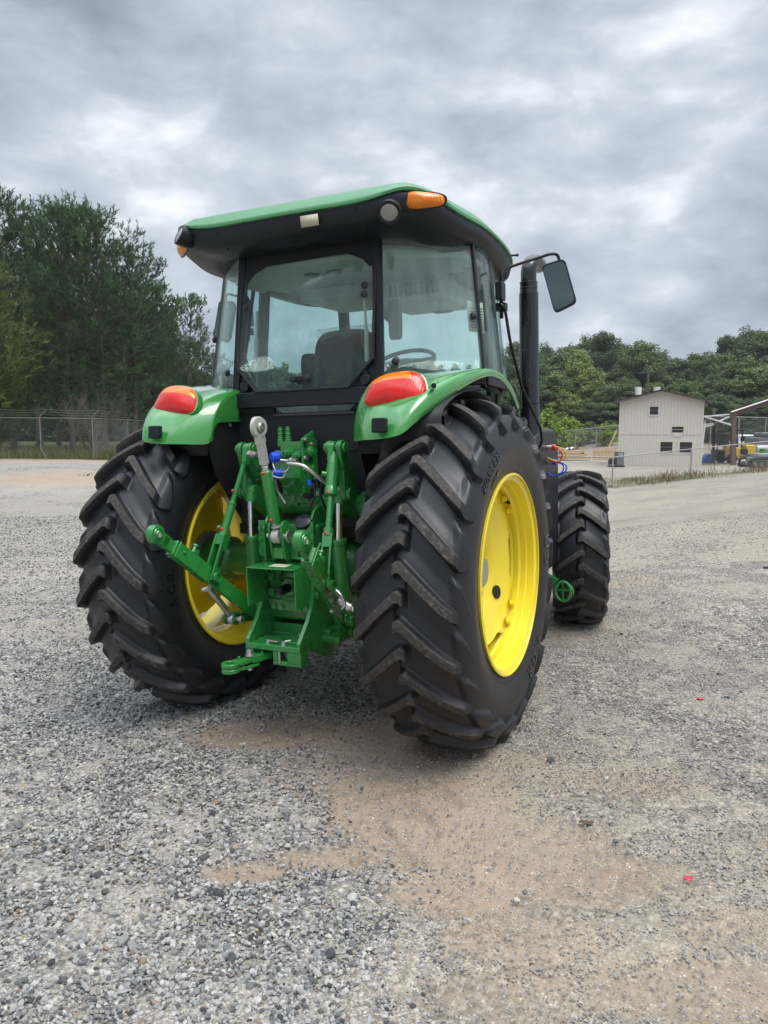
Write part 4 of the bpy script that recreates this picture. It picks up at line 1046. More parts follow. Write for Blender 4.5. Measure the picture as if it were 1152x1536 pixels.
MB().tube(spline([(-.05, -.40, .91), (-.035, -.42, .87), (-.045, -.43, .84), (-.03, -.41, .81)], 5), .004, 6).build('hose', M['black'], TP)
# drawbar support cage
for s in (-1, 1):
    x = lambda v: v*s
    pl_ = [(-.590, .500), (-.590, .545), (-.50, .64), (-.46, .70), (-.435, .78), (-.43, .87), (-.40, .90), (-.20, .90), (-.14, .60), (-.16, .47), (-.22, .415), (-.30, .40), (-.38, .43), (-.44, .47)]
    MB().prism(pl_, 'X', x(.143), x(.165)).build('support_plate', G, TP, bevel=.003)
MB().prism([(-.2, .56), (-.2, .50), (-.38, .50), (-.38, .535)], 'X', -.27, .27).box((-.20, -.35, .50), (.20, -.16, .56)).build('link_crossbeam', GC, TP, bevel=.01)
mb = MB().box((-.165, -.592, .495), (.165, -.53, .525)).box((-.165, -.592, .455), (-.125, -.53, .495)).box((.005, -.592, .44), (.16, -.535, .495)).box((.045, -.60, .455), (.165, -.53, .44))
mb = MB().box((-.165, -.592, .497), (.165, -.52, .527)).box((-.165, -.590, .455), (-.118, -.52, .497)).box((.085, -.590, .435), (.166, -.52, .497)).box((.0, -.590, .425), (.166, -.52, .447)).box((.0, -.589, .447), (.03, -.52, .497))
mb.box((-.143, -.52, .50), (.143, -.20, .515)).box((-.143, -.36, .515), (.143, -.34, .58))
cg = mb.build('drawbar_support', G, TP, bevel=.004)
MB().prism([(-.14, -.52), (.14, -.52), (.14, -.36), (-.02, -.36), (-.08, -.43), (-.14, -.44)], 'Z', .516, .532).build('support_floor', G, cg, bevel=.004)
b_ = MB().bolt((-.05, -.555, .527), (0, 0, 1), .010, .01).bolt((.055, -.57, .527), (0, 0, 1), .010, .022).bar((-.05, -.55, .54), (.02, -.56, .54), .02, .008).tube([(.055, -.57, .545), (.085, -.55, .55)], .004, 6).bolt((.10, -.44, .532), (0, 0, 1), .012, .02).tube([(.07, -.44, .545), (.13, -.43, .548)], .008, 8)
b_.tube([(.045, -.597, .44), (.045, -.597, .50)], .006, 8).bolt((-.13, -.60, .455), (0, -.2, -1), .012, .012).bolt((.12, -.56, .434), (0, 0, -1), .010, .01)
b_.build('support_bolt', M['steel'], cg)
# drawbar, swung to the left
A0, A1 = V_(.01, -.36, .472), V_(-.155, -.735, .448); dl = (A1-A0).normalized()
db = MB().bar(A0, A0.lerp(A1, .72), .058, .036).bar(A0.lerp(A1, .66), A0.lerp(A1, .93), .048, .022, (0, 0, 1))
q = A0.lerp(A1, .78); sd = dl.cross(V_(0, 0, 1)).normalized()
db.bar(q-dl*.06-sd*.0+V_(0, 0, -.03), q+dl*.04+V_(0, 0, -.03), .058, .014)
db.bar(A0.lerp(A1, .52)+sd*.036+V_(0, 0, -.008), A0.lerp(A1, .82)+sd*.036+V_(0, 0, -.02), .014, .03)
db.tube([A0.lerp(A1, .82)+sd*.036+V_(0, 0, -.02), A0.lerp(A1, .83)+sd*.036+V_(0, 0, .018)], .009, 10)
for zz in (-.006, -.034): pass
dr = db.build('drawbar', G, TP, bevel=.005)
rg = MB(); tipc = A1
for z0, z1 in ((-.006, .014), (-.034, -.014)):
    rg.lathe([(z0, .048), (z1, .048), (z1, .0205), (z0, .0205)], tipc, 'Z', 36, close=True)
rg.lathe([(-.034, .044), (.010, .044), (.010, .021), (-.034, .021)], tipc, 'Z', 36, close=True)
rg.bar(A0.lerp(A1, .86)+V_(0, 0, .004), A0.lerp(A1, .93)+V_(0, 0, .004), .07, .02).bar(A0.lerp(A1, .84)+V_(0, 0, -.024), A0.lerp(A1, .93)+V_(0, 0, -.024), .06, .02)
rg.build('drawbar_eye', G, dr, bevel=.004)
bb = A0.lerp(A1, .73); MB().tube([bb+V_(0, 0, .018), bb+V_(0, 0, .026)], .022, 20).tube([bb+V_(0, 0, .024), bb+V_(0, 0, .046)], .018, 6).tube([bb+V_(0, 0, .04), bb+V_(0, 0, .052)], .010, 12).tube([bb+V_(0, 0, -.055), bb+V_(0, 0, -.03)], .015, 6).build('drawbar_bolt', M['steel'], dr)
MB().bolt(A0.lerp(A1, .55)+V_(0, 0, .018), (0, 0, 1), .006, .005).build('drawbar_screw', M['steel'], dr)
# trailer socket loop under right side, little bolts on housing sides
b_ = MB(True)
for (p, dd_) in (((.175, -.30, .80), (1, -.6, 0)), ((.175, -.30, .70), (1, -.6, 0)), ((.167, -.25, .55), (1, -.3, 0)), ((.17, -.2, .48), (1, -.3, 0))): b_.bolt(p, dd_, .016, .016)
b_.build('side_bolt', G, TP)
# ================================================================== GROUND
SAND = []
def blob(px, py, rx, ry, w=1.0):
    p, t = gp(px, py); p2, _ = gp(px, py-ry); p3, _ = gp(px, py+ry)
    a, b = ab(p.x, p.y); _, b2 = ab(p2.x, p2.y); _, b3 = ab(p3.x, p3.y)
    SAND.append((a, b, rx/F_PX*t, (b2-b3)/2, w))
for q in ((400, 1100, 130, 26), (560, 1110, 110, 30), (560, 1190, 80, 60), (650, 1215, 170, 85), (370, 1308, 75, 17), (500, 1285, 110, 20), (760, 1270, 170, 60), (690, 1340, 130, 38), (890, 1325, 165, 48, .75), (800, 1410, 170, 50, .75),
          (760, 1490, 160, 55, .8), (1010, 1480, 200, 62, .85), (1090, 1390, 100, 40, .6), (940, 870, 80, 18, .5), (600, 1150, 200, 40, .7), (930, 1180, 150, 30, .4), (130, 735, 170, 7, .9), (60, 705, 160, 4, .8), (250, 720, 80, 5, .8), (900, 960, 80, 20, .45)): blob(*q)
def sandmask(x, y):
    a = (x-CW.x)*HR.x + (y-CW.y)*HR.y; b = (x-CW.x)*HF.x + (y-CW.y)*HF.y
    m = np.zeros_like(a)
    for (ca, cb, ra, rb, w) in SAND:
        d = ((a-ca)/ra)**2 + ((b-cb)/rb)**2
        m = np.maximum(m, w*np.clip(1.35-d, 0, 1))
    return m
def vnoise(x, y, s, seed=0):
    """cheap value noise with numpy"""
    x = x*s + seed*17.3; y = y*s - seed*9.1
    xi = np.floor(x); yi = np.floor(y); xf = x-xi; yf = y-yi
    def h(i, j):
        v = np.sin(i*127.1+j*311.7+seed*3.7)*43758.5453; return v-np.floor(v)
    u = xf*xf*(3-2*xf); v = yf*yf*(3-2*yf)
    return (h(xi, yi)*(1-u)+h(xi+1, yi)*u)*(1-v)+(h(xi, yi+1)*(1-u)+h(xi+1, yi+1)*u)*v
# one sheet, ring spacing grows with distance from the camera's foot
fx, fy = CW.x, CW.y
nr, na = 420, 900
rad = [0.0]; r_ = .8
while r_ < 900: rad.append(r_); r_ *= (1.0085 if r_ < 14 else 1.03)
rad = np.array(rad); ang = np.linspace(-PI, PI, na, endpoint=False)
# angular density is higher toward the view
dens = 1+3.2*np.exp(-((ang)/.62)**2); cdf = np.concatenate([[0], np.cumsum(dens)]); cdf = cdf/cdf[-1]
angs = np.interp(np.linspace(0, 1, na, endpoint=False), cdf, np.linspace(-PI, PI, na+1))
RR, AA = np.meshgrid(rad, angs, indexing='ij')
gx = fx + RR*(np.cos(AA)*HF.x + np.sin(AA)*HR.x); gy = fy + RR*(np.cos(AA)*HF.y + np.sin(AA)*HR.y)
gz = terrain(gx, gy); sm = sandmask(gx, gy)
sm = np.clip(sm + (vnoise(gx, gy, 3.1, 1)-.5)*.5*(sm > .01) + (vnoise(gx, gy, 11, 2)-.5)*.35*(sm > .01), 0, 1)
near = 1-sst(8, 16, RR)
gz = gz + near*((vnoise(gx, gy, 4, 3)-.5)*.014 + (vnoise(gx, gy, 13, 4)-.5)*.012*(1-.7*sm) + (vnoise(gx, gy, 33, 5)-.5)*.010*(1-.8*sm)) - .012*sm*near
# tyre prints pressed in the damp sand behind the right wheel
p0, _ = gp(655, 1190); a0, b0 = ab(p0.x, p0.y)
Yv = MR @ Vector((0, 1, 0)); Xv = MR @ Vector((1, 0, 0))
lx = gx*Xv.x + gy*Xv.y - RW; ly = gx*Yv.x + gy*Yv.y
ph = np.mod((ly + np.abs(lx)*.95)/.25 + .5*(lx > 0), 1.0)
zone = sst(.27, .22, np.abs(lx))*sst(-1.9, -1.5, ly)*sst(-.55, -.75, ly)
gz = gz - .022*zone*sst(.0, .08, ph)*sst(.32, .24, ph)*sm.clip(.3, 1)
V = np.stack([gx, gy, gz], -1).reshape(-1, 3); n_r, n_a = RR.shape
I = np.arange(n_r-1)[:, None]*n_a; J = np.arange(n_a)[None, :]; J2 = (J+1) % n_a
Fq = np.stack([I+J, I+n_a+J, I+n_a+J2, I+J2], -1).reshape(-1, 4)
me = D.meshes.new('ground'); me.vertices.add(len(V)); me.vertices.foreach_set('co', V.ravel())
me.loops.add(Fq.size); me.loops.foreach_set('vertex_index', Fq.ravel().astype(np.int32)); me.polygons.add(len(Fq)); me.polygons.foreach_set('loop_start', (np.arange(len(Fq))*4).astype(np.int32))
me.update(calc_edges=True); me.validate(); me.polygons.foreach_set('use_smooth', [True]*len(me.polygons))
me.attributes.new('sand', 'FLOAT', 'POINT').data.foreach_set('value', sm.ravel().astype(np.float32))
aa, bb = ab(gx, gy)
tt = aa/np.maximum(bb, 3)
grass = np.clip(sst(38.5, 40, bb)*sst(-.28, -.34, tt) + sst(43, 45, bb)*sst(.10, .04, tt) + sst(96, 102, bb) + sst(36.2, 37, bb)*sst(47, 44, bb)*sst(.1, .2, tt)*(.45+.5*(vnoise(gx, gy, .9, 6) > .5)) , 0, 1)
bank = sst(70, 80, bb)*sst(102, 96, bb)*sst(.1, .2, tt)
me.attributes.new('grass', 'FLOAT', 'POINT').data.foreach_set('value', grass.ravel().astype(np.float32))
me.attributes.new('bank', 'FLOAT', 'POINT').data.foreach_set('value', np.clip(bank, 0, 1).ravel().astype(np.float32))
me.attributes.new('coarse', 'FLOAT', 'POINT').data.foreach_set('value', sst(.02, -.10, tt + .04*(bb-3)*0 + (vnoise(gx, gy, .8, 8)-.5)*.12).ravel().astype(np.float32))
m, nt, o = new_mat('gravel ground'); b = N(nt, 'BsdfPrincipled', Roughness=.9); b.inputs['Specular IOR Level'].default_value = .25
geo = N(nt, 'NewGeometry'); co = geo.outputs['Position']
def attr(nm): a_ = N(nt, 'Attribute'); a_.attribute_name = nm; return a_.outputs['Fac']
def stones(scale, seed):
    mp = N(nt, 'Mapping'); mp.inputs['Location'].default_value = (seed, seed*2, 0); nt.links.new(co, mp.inputs[0])
    wv = N(nt, 'TexNoise', Scale=scale*.7, Detail=2.0); nt.links.new(mp.outputs[0], wv.inputs['Vector'])
    ad = N(nt, 'VectorMath'); ad.operation = 'MULTIPLY_ADD'; nt.links.new(wv.outputs['Color'], ad.inputs[0]); ad.inputs[1].default_value = (.6/scale,)*3; nt.links.new(mp.outputs[0], ad.inputs[2])
    v = N(nt, 'TexVoronoi', Scale=scale); nt.links.new(ad.outputs[0], v.inputs['Vector'])
    sx = N(nt, 'SeparateColor'); nt.links.new(v.outputs['Color'], sx.inputs[0])
    return v.outputs['Distance'], sx.outputs[0], sx.outputs[1]
d1, c1, e1 = stones(42, 0); d2, c2, e2 = stones(95, 5); d3, c3, e3 = stones(17, 9)
greys = [(.0, (.055, .056, .058)), (.15, (.13, .13, .128)), (.4, (.30, .295, .28)), (.68, (.45, .44, .415)), (.86, (.62, .60, .56)), (.93, (.34, .31, .25)), (1.0, (.66, .64, .60))]
g1 = ramp(nt, c1, greys).outputs[0]; g2 = ramp(nt, c2, greys).outputs[0]; g3 = ramp(nt, c3, greys).outputs[0]
pick = ramp(nt, noise_(nt, co, 1.1, 5, .6), [(.42, (0, 0, 0)), (.58, (1, 1, 1))]).outputs[0]
gr = mixc(nt, pick, g1, g2)
# gaps between stones are dark, with fines
gap = ramp(nt, d1, [(.42, (1, 1, 1)), (.75, (.35, .35, .36))]).outputs[0]
gap2 = ramp(nt, d2, [(.42, (1, 1, 1)), (.75, (.45, .45, .45))]).outputs[0]
gr = mixc(nt, 1.0, gr, mixc(nt, pick, gap, gap2), 'MULTIPLY')
fines = mixc(nt, noise_(nt, co, 170, 4, .8), (.19, .172, .148), (.47, .435, .38))
big = noise_(nt, co, .55, 6, .65)
gr = mixc(nt, ramp(nt, big, [(.40, (.12, .12, .12)), (.62, (.70, .70, .70))]).outputs[0], gr, fines)
mid = noise_(nt, co, .16, 5, .6)
gr = mixc(nt, 1.0, gr, ramp(nt, mid, [(.3, (.82, .82, .84)), (.7, (1.12, 1.09, 1.04))]).outputs[0], 'MULTIPLY')
gr = mixc(nt, 1.0, gr, mixc(nt, attr('coarse'), (1.05, 1.0, .92), (1.0, 1.0, .985)), 'MULTIPLY')
# sand: warm, speckled by grit
sc_ = mixc(nt, noise_(nt, co, 2.3, 6, .65), (.165, .108, .068), (.355, .268, .182))
redd = ramp(nt, noise_(nt, co, 1.6, 4, .6), [(.52, (0, 0, 0)), (.66, (1, 1, 1))]).outputs[0]
sc_ = mixc(nt, math_(nt, 'MULTIPLY', redd, .35), sc_, (.26, .14, .09))
gritf = ramp(nt, c2, [(.0, (0, 0, 0)), (.70, (0, 0, 0)), (.72, (1, 1, 1))]).outputs[0]
sc_ = mixc(nt, math_(nt, 'MULTIPLY', gritf, ramp(nt, d2, [(.25, (1, 1, 1)), (.4, (0, 0, 0))]).outputs[0]), sc_, g1)
sc_ = mixc(nt, math_(nt, 'MULTIPLY', noise_(nt, co, 260, 3, .8), .35), sc_, (.5, .46, .40))
c = mixc(nt, attr('sand'), gr, sc_)
bankc = mixc(nt, noise_(nt, co, .8, 6, .7), (.16, .115, .085), (.30, .25, .20))
c = mixc(nt, math_(nt, 'MULTIPLY', attr('bank'), ramp(nt, noise_(nt, co, .25, 4, .6), [(.35, (.3, .3, .3)), (.6, (1, 1, 1))]).outputs[0]), c, bankc)
grc = mixc(nt, noise_(nt, co, 1.5, 6, .7), (.035, .05, .018), (.12, .12, .05))
c = mixc(nt, attr('grass'), c, grc)
nt.links.new(c, b.inputs['Base Color'])
hh = mixc(nt, pick, ramp(nt, d1, [(.0, (1, 1, 1)), (.8, (0, 0, 0))], 'EASE').outputs[0], ramp(nt, d2, [(0, (.5, .5, .5)), (.8, (0, 0, 0))]).outputs[0])
inv = math_(nt, 'SUBTRACT', 1.0, math_(nt, 'MULTIPLY', attr('sand'), .8))
bp = N(nt, 'Bump', Distance=.018); nt.links.new(hh, bp.inputs['Height']); nt.links.new(math_(nt, 'MULTIPLY', inv, .9), bp.inputs['Strength'])
bp2 = N(nt, 'Bump', Distance=.006, Strength=.6); nt.links.new(noise_(nt, co, 130, 5, .75), bp2.inputs['Height']); nt.links.new(bp.outputs[0], bp2.inputs['Normal'])
nt.links.new(bp2.outputs[0], b.inputs['Normal']); nt.links.new(b.outputs[0], o.inputs[0])
me.materials.append(m); M['ground'] = m
ground = D.objects.new('ground', me); COL.objects.link(ground); tag(ground, kind='structure')

# ---- loose stones: countless, instanced on points
def stone_mat():
    m, nt, o = new_mat('crushed stone'); b = N(nt, 'BsdfPrincipled', Roughness=.8); b.inputs['Specular IOR Level'].default_value = .3
    a = N(nt, 'Attribute'); a.attribute_name = 'tint'; a.attribute_type = 'INSTANCER'
    c0 = ramp(nt, a.outputs['Fac'], [(.0, (.06, .062, .066)), (.10, (.13, .133, .135)), (.30, (.26, .262, .26)), (.55, (.37, .368, .355)), (.78, (.48, .472, .45)), (.90, (.60, .585, .555)), (.965, (.42, .40, .36)), (.975, (.33, .27, .19)), (.985, (.24, .17, .13)), (.993, (.46, .37, .2)), (1.0, (.66, .64, .6))]).outputs[0]
    co = objco(nt); n1 = noise_(nt, co, 1.6, 8, .8)
    c = mixc(nt, 1.0, c0, ramp(nt, n1, [(.3, (.62, .62, .64)), (.7, (1.3, 1.28, 1.25))]).outputs[0], 'MULTIPLY')
    nt.links.new(c, b.inputs['Base Color']); nt.links.new(bump(nt, n1, .5, .15), b.inputs['Normal']); nt.links.new(b.outputs[0], o.inputs[0]); return m
smat = stone_mat()
import bmesh
src = D.collections.new('stone_shapes')
for k in range(9):
    bm = bmesh.new(); bmesh.ops.create_icosphere(bm, subdivisions=2, radius=.5)
    q = Vector((k*3.1, k*1.7, 0))
    sc = Vector((1+.35*random.uniform(-1, 1), .85+.25*random.uniform(-1, 1), .58+.18*random.uniform(-1, 1)))
    planes = [(Vector((random.gauss(0, 1), random.gauss(0, 1), random.gauss(0, 1))).normalized(), random.uniform(.30, .44)) for _ in range(9)]
    for v in bm.verts:
        p = v.co.copy()
        for n_, d_ in planes:
            e = p.dot(n_)-d_
            if e > 0: p -= n_*e
        p *= 1+.18*noise.noise(p*3+q)
        v.co = Vector((p.x*sc.x, p.y*sc.y, p.z*sc.z))
    me = D.meshes.new('stone'); bm.to_mesh(me); bm.free(); me.polygons.foreach_set('use_smooth', [True]*len(me.polygons)); me.set_sharp_from_angle(angle=math.radians(32)); me.materials.append(smat)
    so = D.objects.new('stone', me); src.objects.link(so)
# candidate points in the wedge in front of the camera
def scatter(n, b0, b1, pw):
    b = (b0**pw + rng.random(n)*(b1**pw-b0**pw))**(1/pw); a = (rng.random(n)-.5)*2*(b*.56+.25)
    return a, b
A1, B1 = scatter(115000, 1.75, 6.0, 1.25); A2, B2 = scatter(52000, 5.0, 15, 1.15); A3, B3 = scatter(210000, 1.75, 8.5, 1.2)
Aq = np.concatenate([A1, A2, A3]); Bq = np.concatenate([B1, B2, B3]); fine_ = np.arange(len(Aq)) >= len(A1)+len(A2)
X_, Y_ = xy(Aq, Bq)
sd = sandmask(X_, Y_); sd = np.clip(sd*1.15, 0, 1)
# coarse stone mostly left, fine grit right
left = sst(.10, -.12, Aq/np.maximum(Bq, 1) + (vnoise(X_, Y_, 1.1, 11)-.5)*.2)
clump = vnoise(X_, Y_, .9, 12)*.6+vnoise(X_, Y_, 2.7, 13)*.4
prob = (.30+.70*left)*(.55+.6*clump)*(1-.86*sd)

prob = np.where(fine_, (.55+.45*(1-left))*(.35+.9*clump)*(1-.55*sd), prob)
keep = rng.random(len(Aq)) < prob
fine_ = fine_[keep]; Aq, Bq, X_, Y_, sd, left = Aq[keep], Bq[keep], X_[keep], Y_[keep], sd[keep], left[keep]
size = (.010 + .015*rng.random(len(Aq))**1.4 + .012*(rng.random(len(Aq)) < .10))*(.44+.34*left)*(1-.35*sd) + Bq*.0009
size = np.where(fine_, .0035+.0055*rng.random(len(Aq))+Bq*.0006, size)
size = size + .022*(rng.random(len(Aq)) < .003)*(~fine_)
Z_ = terrain(X_, Y_) + size*.22
me = D.meshes.new('gravel'); me.vertices.add(len(Aq)); me.vertices.foreach_set('co', np.stack([X_, Y_, Z_], -1).ravel())
me.attributes.new('size', 'FLOAT', 'POINT').data.foreach_set('value', size.astype(np.float32))
tint = rng.random(len(Aq)); tint = np.where(fine_, .25+.6*tint, tint); tint = np.where(sd > .3, tint*.9, tint)
me.attributes.new('tint', 'FLOAT', 'POINT').data.foreach_set('value', tint.astype(np.float32))
rotv = np.stack([rng.normal(0, .35, len(Aq)), rng.normal(0, .35, len(Aq)), rng.random(len(Aq))*6.28], -1)
me.attributes.new('rotv', 'FLOAT_VECTOR', 'POINT').data.foreach_set('vector', rotv.astype(np.float32).ravel())
me.attributes.new('pick', 'INT', 'POINT').data.foreach_set('value', rng.integers(0, 9, len(Aq)).astype(np.int32))
me.update()
gravel = D.objects.new('gravel', me); COL.objects.link(gravel); tag(gravel, 'loose grey crushed stone strewn over the yard', None, None, 'stuff')
ng = D.node_groups.new('scatter_stones', 'GeometryNodeTree')
ng.interface.new_socket('Geometry', in_out='INPUT', socket_type='NodeSocketGeometry'); ng.interface.new_socket('Geometry', in_out='OUTPUT', socket_type='NodeSocketGeometry')
gi = ng.nodes.new('NodeGroupInput'); go = ng.nodes.new('NodeGroupOutput'); ip = ng.nodes.new('GeometryNodeInstanceOnPoints'); ci = ng.nodes.new('GeometryNodeCollectionInfo')
ci.inputs['Collection'].default_value = src; ci.inputs['Separate Children'].default_value = True; ci.inputs['Reset Children'].default_value = True
def na_(nm, ty):
    n_ = ng.nodes.new('GeometryNodeInputNamedAttribute'); n_.data_type = ty; n_.inputs[0].default_value = nm; return n_.outputs[0]
ng.links.new(gi.outputs[0], ip.inputs['Points']); ng.links.new(ci.outputs[0], ip.inputs['Instance']); ip.inputs['Pick Instance'].default_value = True
ng.links.new(na_('pick', 'INT'), ip.inputs['Instance Index']); ng.links.new(na_('rotv', 'FLOAT_VECTOR'), ip.inputs['Rotation']); ng.links.new(na_('size', 'FLOAT'), ip.inputs['Scale'])
ng.links.new(ip.outputs[0], go.inputs[0])
gravel.modifiers.new('scatter', 'NODES').node_group = ng

# small litter
for (px, py, sz, lab) in ((1050, 1051, .03, 'small red plastic scrap lying farther off on the gravel'), (1032, 1322, .024, 'small red plastic scrap lying nearer on the sandy gravel')):
    p, _ = gp(px, py); mb = MB(); z = float(terrain(p.x, p.y))+.006
    rows = [[(p.x+sz*(i/4-.5)*(1+.3*math.sin(j*2)), p.y+sz*(j/4-.5), z+sz*.35*abs(math.sin(i*1.9+j*1.3))) for i in range(5)] for j in range(5)]
    q = mb.grid(rows).build('plastic_scrap', paint('red scrap', (.55, .02, .07), .3, .3, .2, 0), solid=.002); tag(q, lab, 'litter', 'red scraps on the ground')
p, _ = gp(880, 1235); mb = MB(); z = float(terrain(p.x, p.y))+.012
mb.grid([[(p.x+.04*(i/4-.5)+.02*(j/3-.5), p.y+.045*(j/3-.5)*math.sin(PI*(i+.7)/5.4), z+.004*math.sin(i+j)-.006) for i in range(5)] for j in range(4)])
tag(mb.build('dead_leaf', paint('dead leaf', (.085, .045, .028), .7, 0, .3, 0), solid=.001), 'brown dead leaf lying on the sandy gravel', 'leaf')
p, _ = gp(1145, 853); mb = MB(); mb.tube([Vector((p.x, p.y, float(terrain(p.x, p.y))+.015)), Vector((p.x+.12, p.y+.05, float(terrain(p.x, p.y))+.02)), Vector((p.x+.25, p.y+.06, float(terrain(p.x, p.y))+.02))], [.012, .016, .008], 8)
tag(mb.build('stick', paint('dark stick', (.05, .035, .025), .8, 0, .3, 0)), 'dark stick lying on the gravel at the right edge', 'stick')

# ================================================================== TREES
def leafmat(name, c1, c2, trans=.25):
    m, nt, o = new_mat(name); b = N(nt, 'BsdfDiffuse'); t = N(nt, 'BsdfTranslucent'); g = N(nt, 'NewGeometry')
    at = N(nt, 'Attribute'); at.attribute_name = 'shade'
    oi = N(nt, 'ObjectInfo')
    f = math_(nt, 'ADD', math_(nt, 'MULTIPLY', at.outputs['Fac'], .75), math_(nt, 'MULTIPLY', oi.outputs['Random'], .35))
    c = mixc(nt, f, c1, c2); nt.links.new(c, b.inputs[0]); nt.links.new(c, t.inputs[0])
    mx = N(nt, 'MixShader', Fac=trans); nt.links.new(b.outputs[0], mx.inputs[1]); nt.links.new(t.outputs[0], mx.inputs[2]); nt.links.new(mx.outputs[0], o.inputs[0]); return m
M['pine'] = leafmat('pine needles', (.028, .058, .034), (.12, .185, .085))
M['pine_light'] = leafmat('young pine needles', (.05, .08, .028), (.15, .19, .07))
M['leaf_dark'] = leafmat('dark leaves', (.052, .080, .048), (.17, .225, .115))
M['leaf_mid'] = leafmat('mid green leaves', (.075, .115, .055), (.22, .285, .125))
M['leaf_lime'] = leafmat('lime leaves', (.13, .21, .035), (.32, .44, .09))
M['leaf_olive'] = leafmat('yellowish leaves', (.10, .15, .05), (.29, .36, .13))
M['bark'] = paint('bark', (.085, .07, .058), .9, 0, .35, .3, (.16, .15, .13), bmp=.8)
M['dry'] = paint('dry twigs', (.085, .075, .062), .9, 0, .3, 0)

def quads_mesh(name, C, Ux, Vx, shade, mat):
    """C centres, Ux/Vx half vectors -> kite-shaped leaves"""
    n = len(C); V = np.empty((n, 4, 3)); V[:, 0] = C-Vx; V[:, 1] = C+Ux; V[:, 2] = C+Vx; V[:, 3] = C-Ux
    me = D.meshes.new(name); me.vertices.add(n*4); me.vertices.foreach_set('co', V.ravel())
    me.loops.add(n*4); me.loops.foreach_set('vertex_index', np.arange(n*4, dtype=np.int32)); me.polygons.add(n); me.polygons.foreach_set('loop_start', (np.arange(n)*4).astype(np.int32))
    me.update(calc_edges=True)
    me.attributes.new('shade', 'FLOAT', 'POINT').data.foreach_set('value', np.repeat(shade, 4).astype(np.float32))
    me.materials.append(mat); return me
def unit(v): return v/np.maximum(np.linalg.norm(v, axis=-1, keepdims=True), 1e-9)

def pine_mesh(seed, H=14, crown0=.22, wid=3.4, dens=1.0, needles='pine'):
    r = np.random.default_rng(seed); rnd = random.Random(seed)
    tk = MB(); pts = []; lean = (rnd.uniform(-.3, .3), rnd.uniform(-.3, .3))
    for k in range(9):
        t = k/8; pts.append((lean[0]*t*t*2+.06*math.sin(t*7+seed), lean[1]*t*t*2, H*t*.97))
    tk.tube(pts, [max(.02, .17*(1-t/8)**.8) for t in range(9)], 9)
    C, U, Vv, S = [], [], [], []
    def tuft(c, tdir, nn, ln0, spread, length, sh):
        dirs = unit(np.array([tdir])*1.1+r.normal(0, spread, (nn, 3))); ln = (ln0*(.7+.6*r.random(nn)))[:, None]
        C.append(np.array(c)+dirs*ln*.7+np.array([tdir])*(r.random((nn, 1))*length)); Vv.append(dirs*ln)
        U.append(unit(np.cross(dirs, r.normal(0, 1, (nn, 3))))*.021); S.append(np.clip(sh+.22*(r.random(nn)-.5), 0, 1))
    z = H*crown0
    while z < H*.975:
        t = (z/H-crown0)/(1-crown0)
        prof = (min(1, .55+t*1.3))*(max(0, 1-t**2.6))**.55 + .06
        bx = lean[0]*(z/H)**2*2; by = lean[1]*(z/H)**2*2; a0 = rnd.uniform(0, 6.28); nb = rnd.randint(3, 5)
        for k in range(nb):
            az = a0+6.28*k/nb+rnd.uniform(-.5, .5); Lb = wid*prof*rnd.uniform(.45, 1.2)
            d = Vector((math.cos(az), math.sin(az), .10+.55*t+rnd.uniform(-.15, .2))); path = [Vector((bx, by, z))]; tone = rnd.uniform(.2, .8)
            for j in range(6):
                d.z += .07+.06*t; path.append(path[-1]+d.normalized()*Lb/6)
            tk.tube(path[::3]+[path[-1]], [max(.016, .055*(1-t)+.014), .022, .010, .008][:len(path[::3])+1], 4, caps=False)
            for j in range(2, 7):
                w = .16+Lb*.17*(1.25-j/7)
                for q in range(int((2.2+3.0*w)*dens)):
                    off = Vector((rnd.gauss(0, w), rnd.gauss(0, w), rnd.gauss(.03, .10)))
                    u_ = unit(np.array([math.cos(az)*.55+off.x*.7, math.sin(az)*.55+off.y*.7, .75+.35*t]))
                    tuft(path[j]+off, u_, 15, .15, .55, .30, tone+rnd.uniform(-.15, .2))
            for q in range(3):
                off = Vector((rnd.gauss(0, .22), rnd.gauss(0, .22), rnd.uniform(-.05, .15))); tuft(path[6]+off, np.array([math.cos(az)*.15, math.sin(az)*.15, .97]), 16, .14, .42, rnd.uniform(.35, .75), tone+.15)
        z += rnd.uniform(.42, .80)*H/14
    # leader shoots
    for q in range(16):
        nn = 10; zz = H*(.93+.09*q/16); base = np.array([lean[0]*2+rnd.gauss(0, .10), lean[1]*2+rnd.gauss(0, .10), zz]); dirs = unit(np.array([[0, 0, 1.0]])+r.normal(0, .4, (nn, 3)))
        C.append(base+dirs*.15); Vv.append(dirs*.22); U.append(unit(np.cross(dirs, r.normal(0, 1, (nn, 3))))*.026); S.append(.5+.3*r.random(nn))
    cm = quads_mesh('crown', np.concatenate(C), np.concatenate(U), np.concatenate(Vv), np.concatenate(S), M[needles])
    me_t = tk.build('trunk', M['bark'], fix=False); tm = me_t.data; D.objects.remove(me_t, do_unlink=True)
    return tm, cm
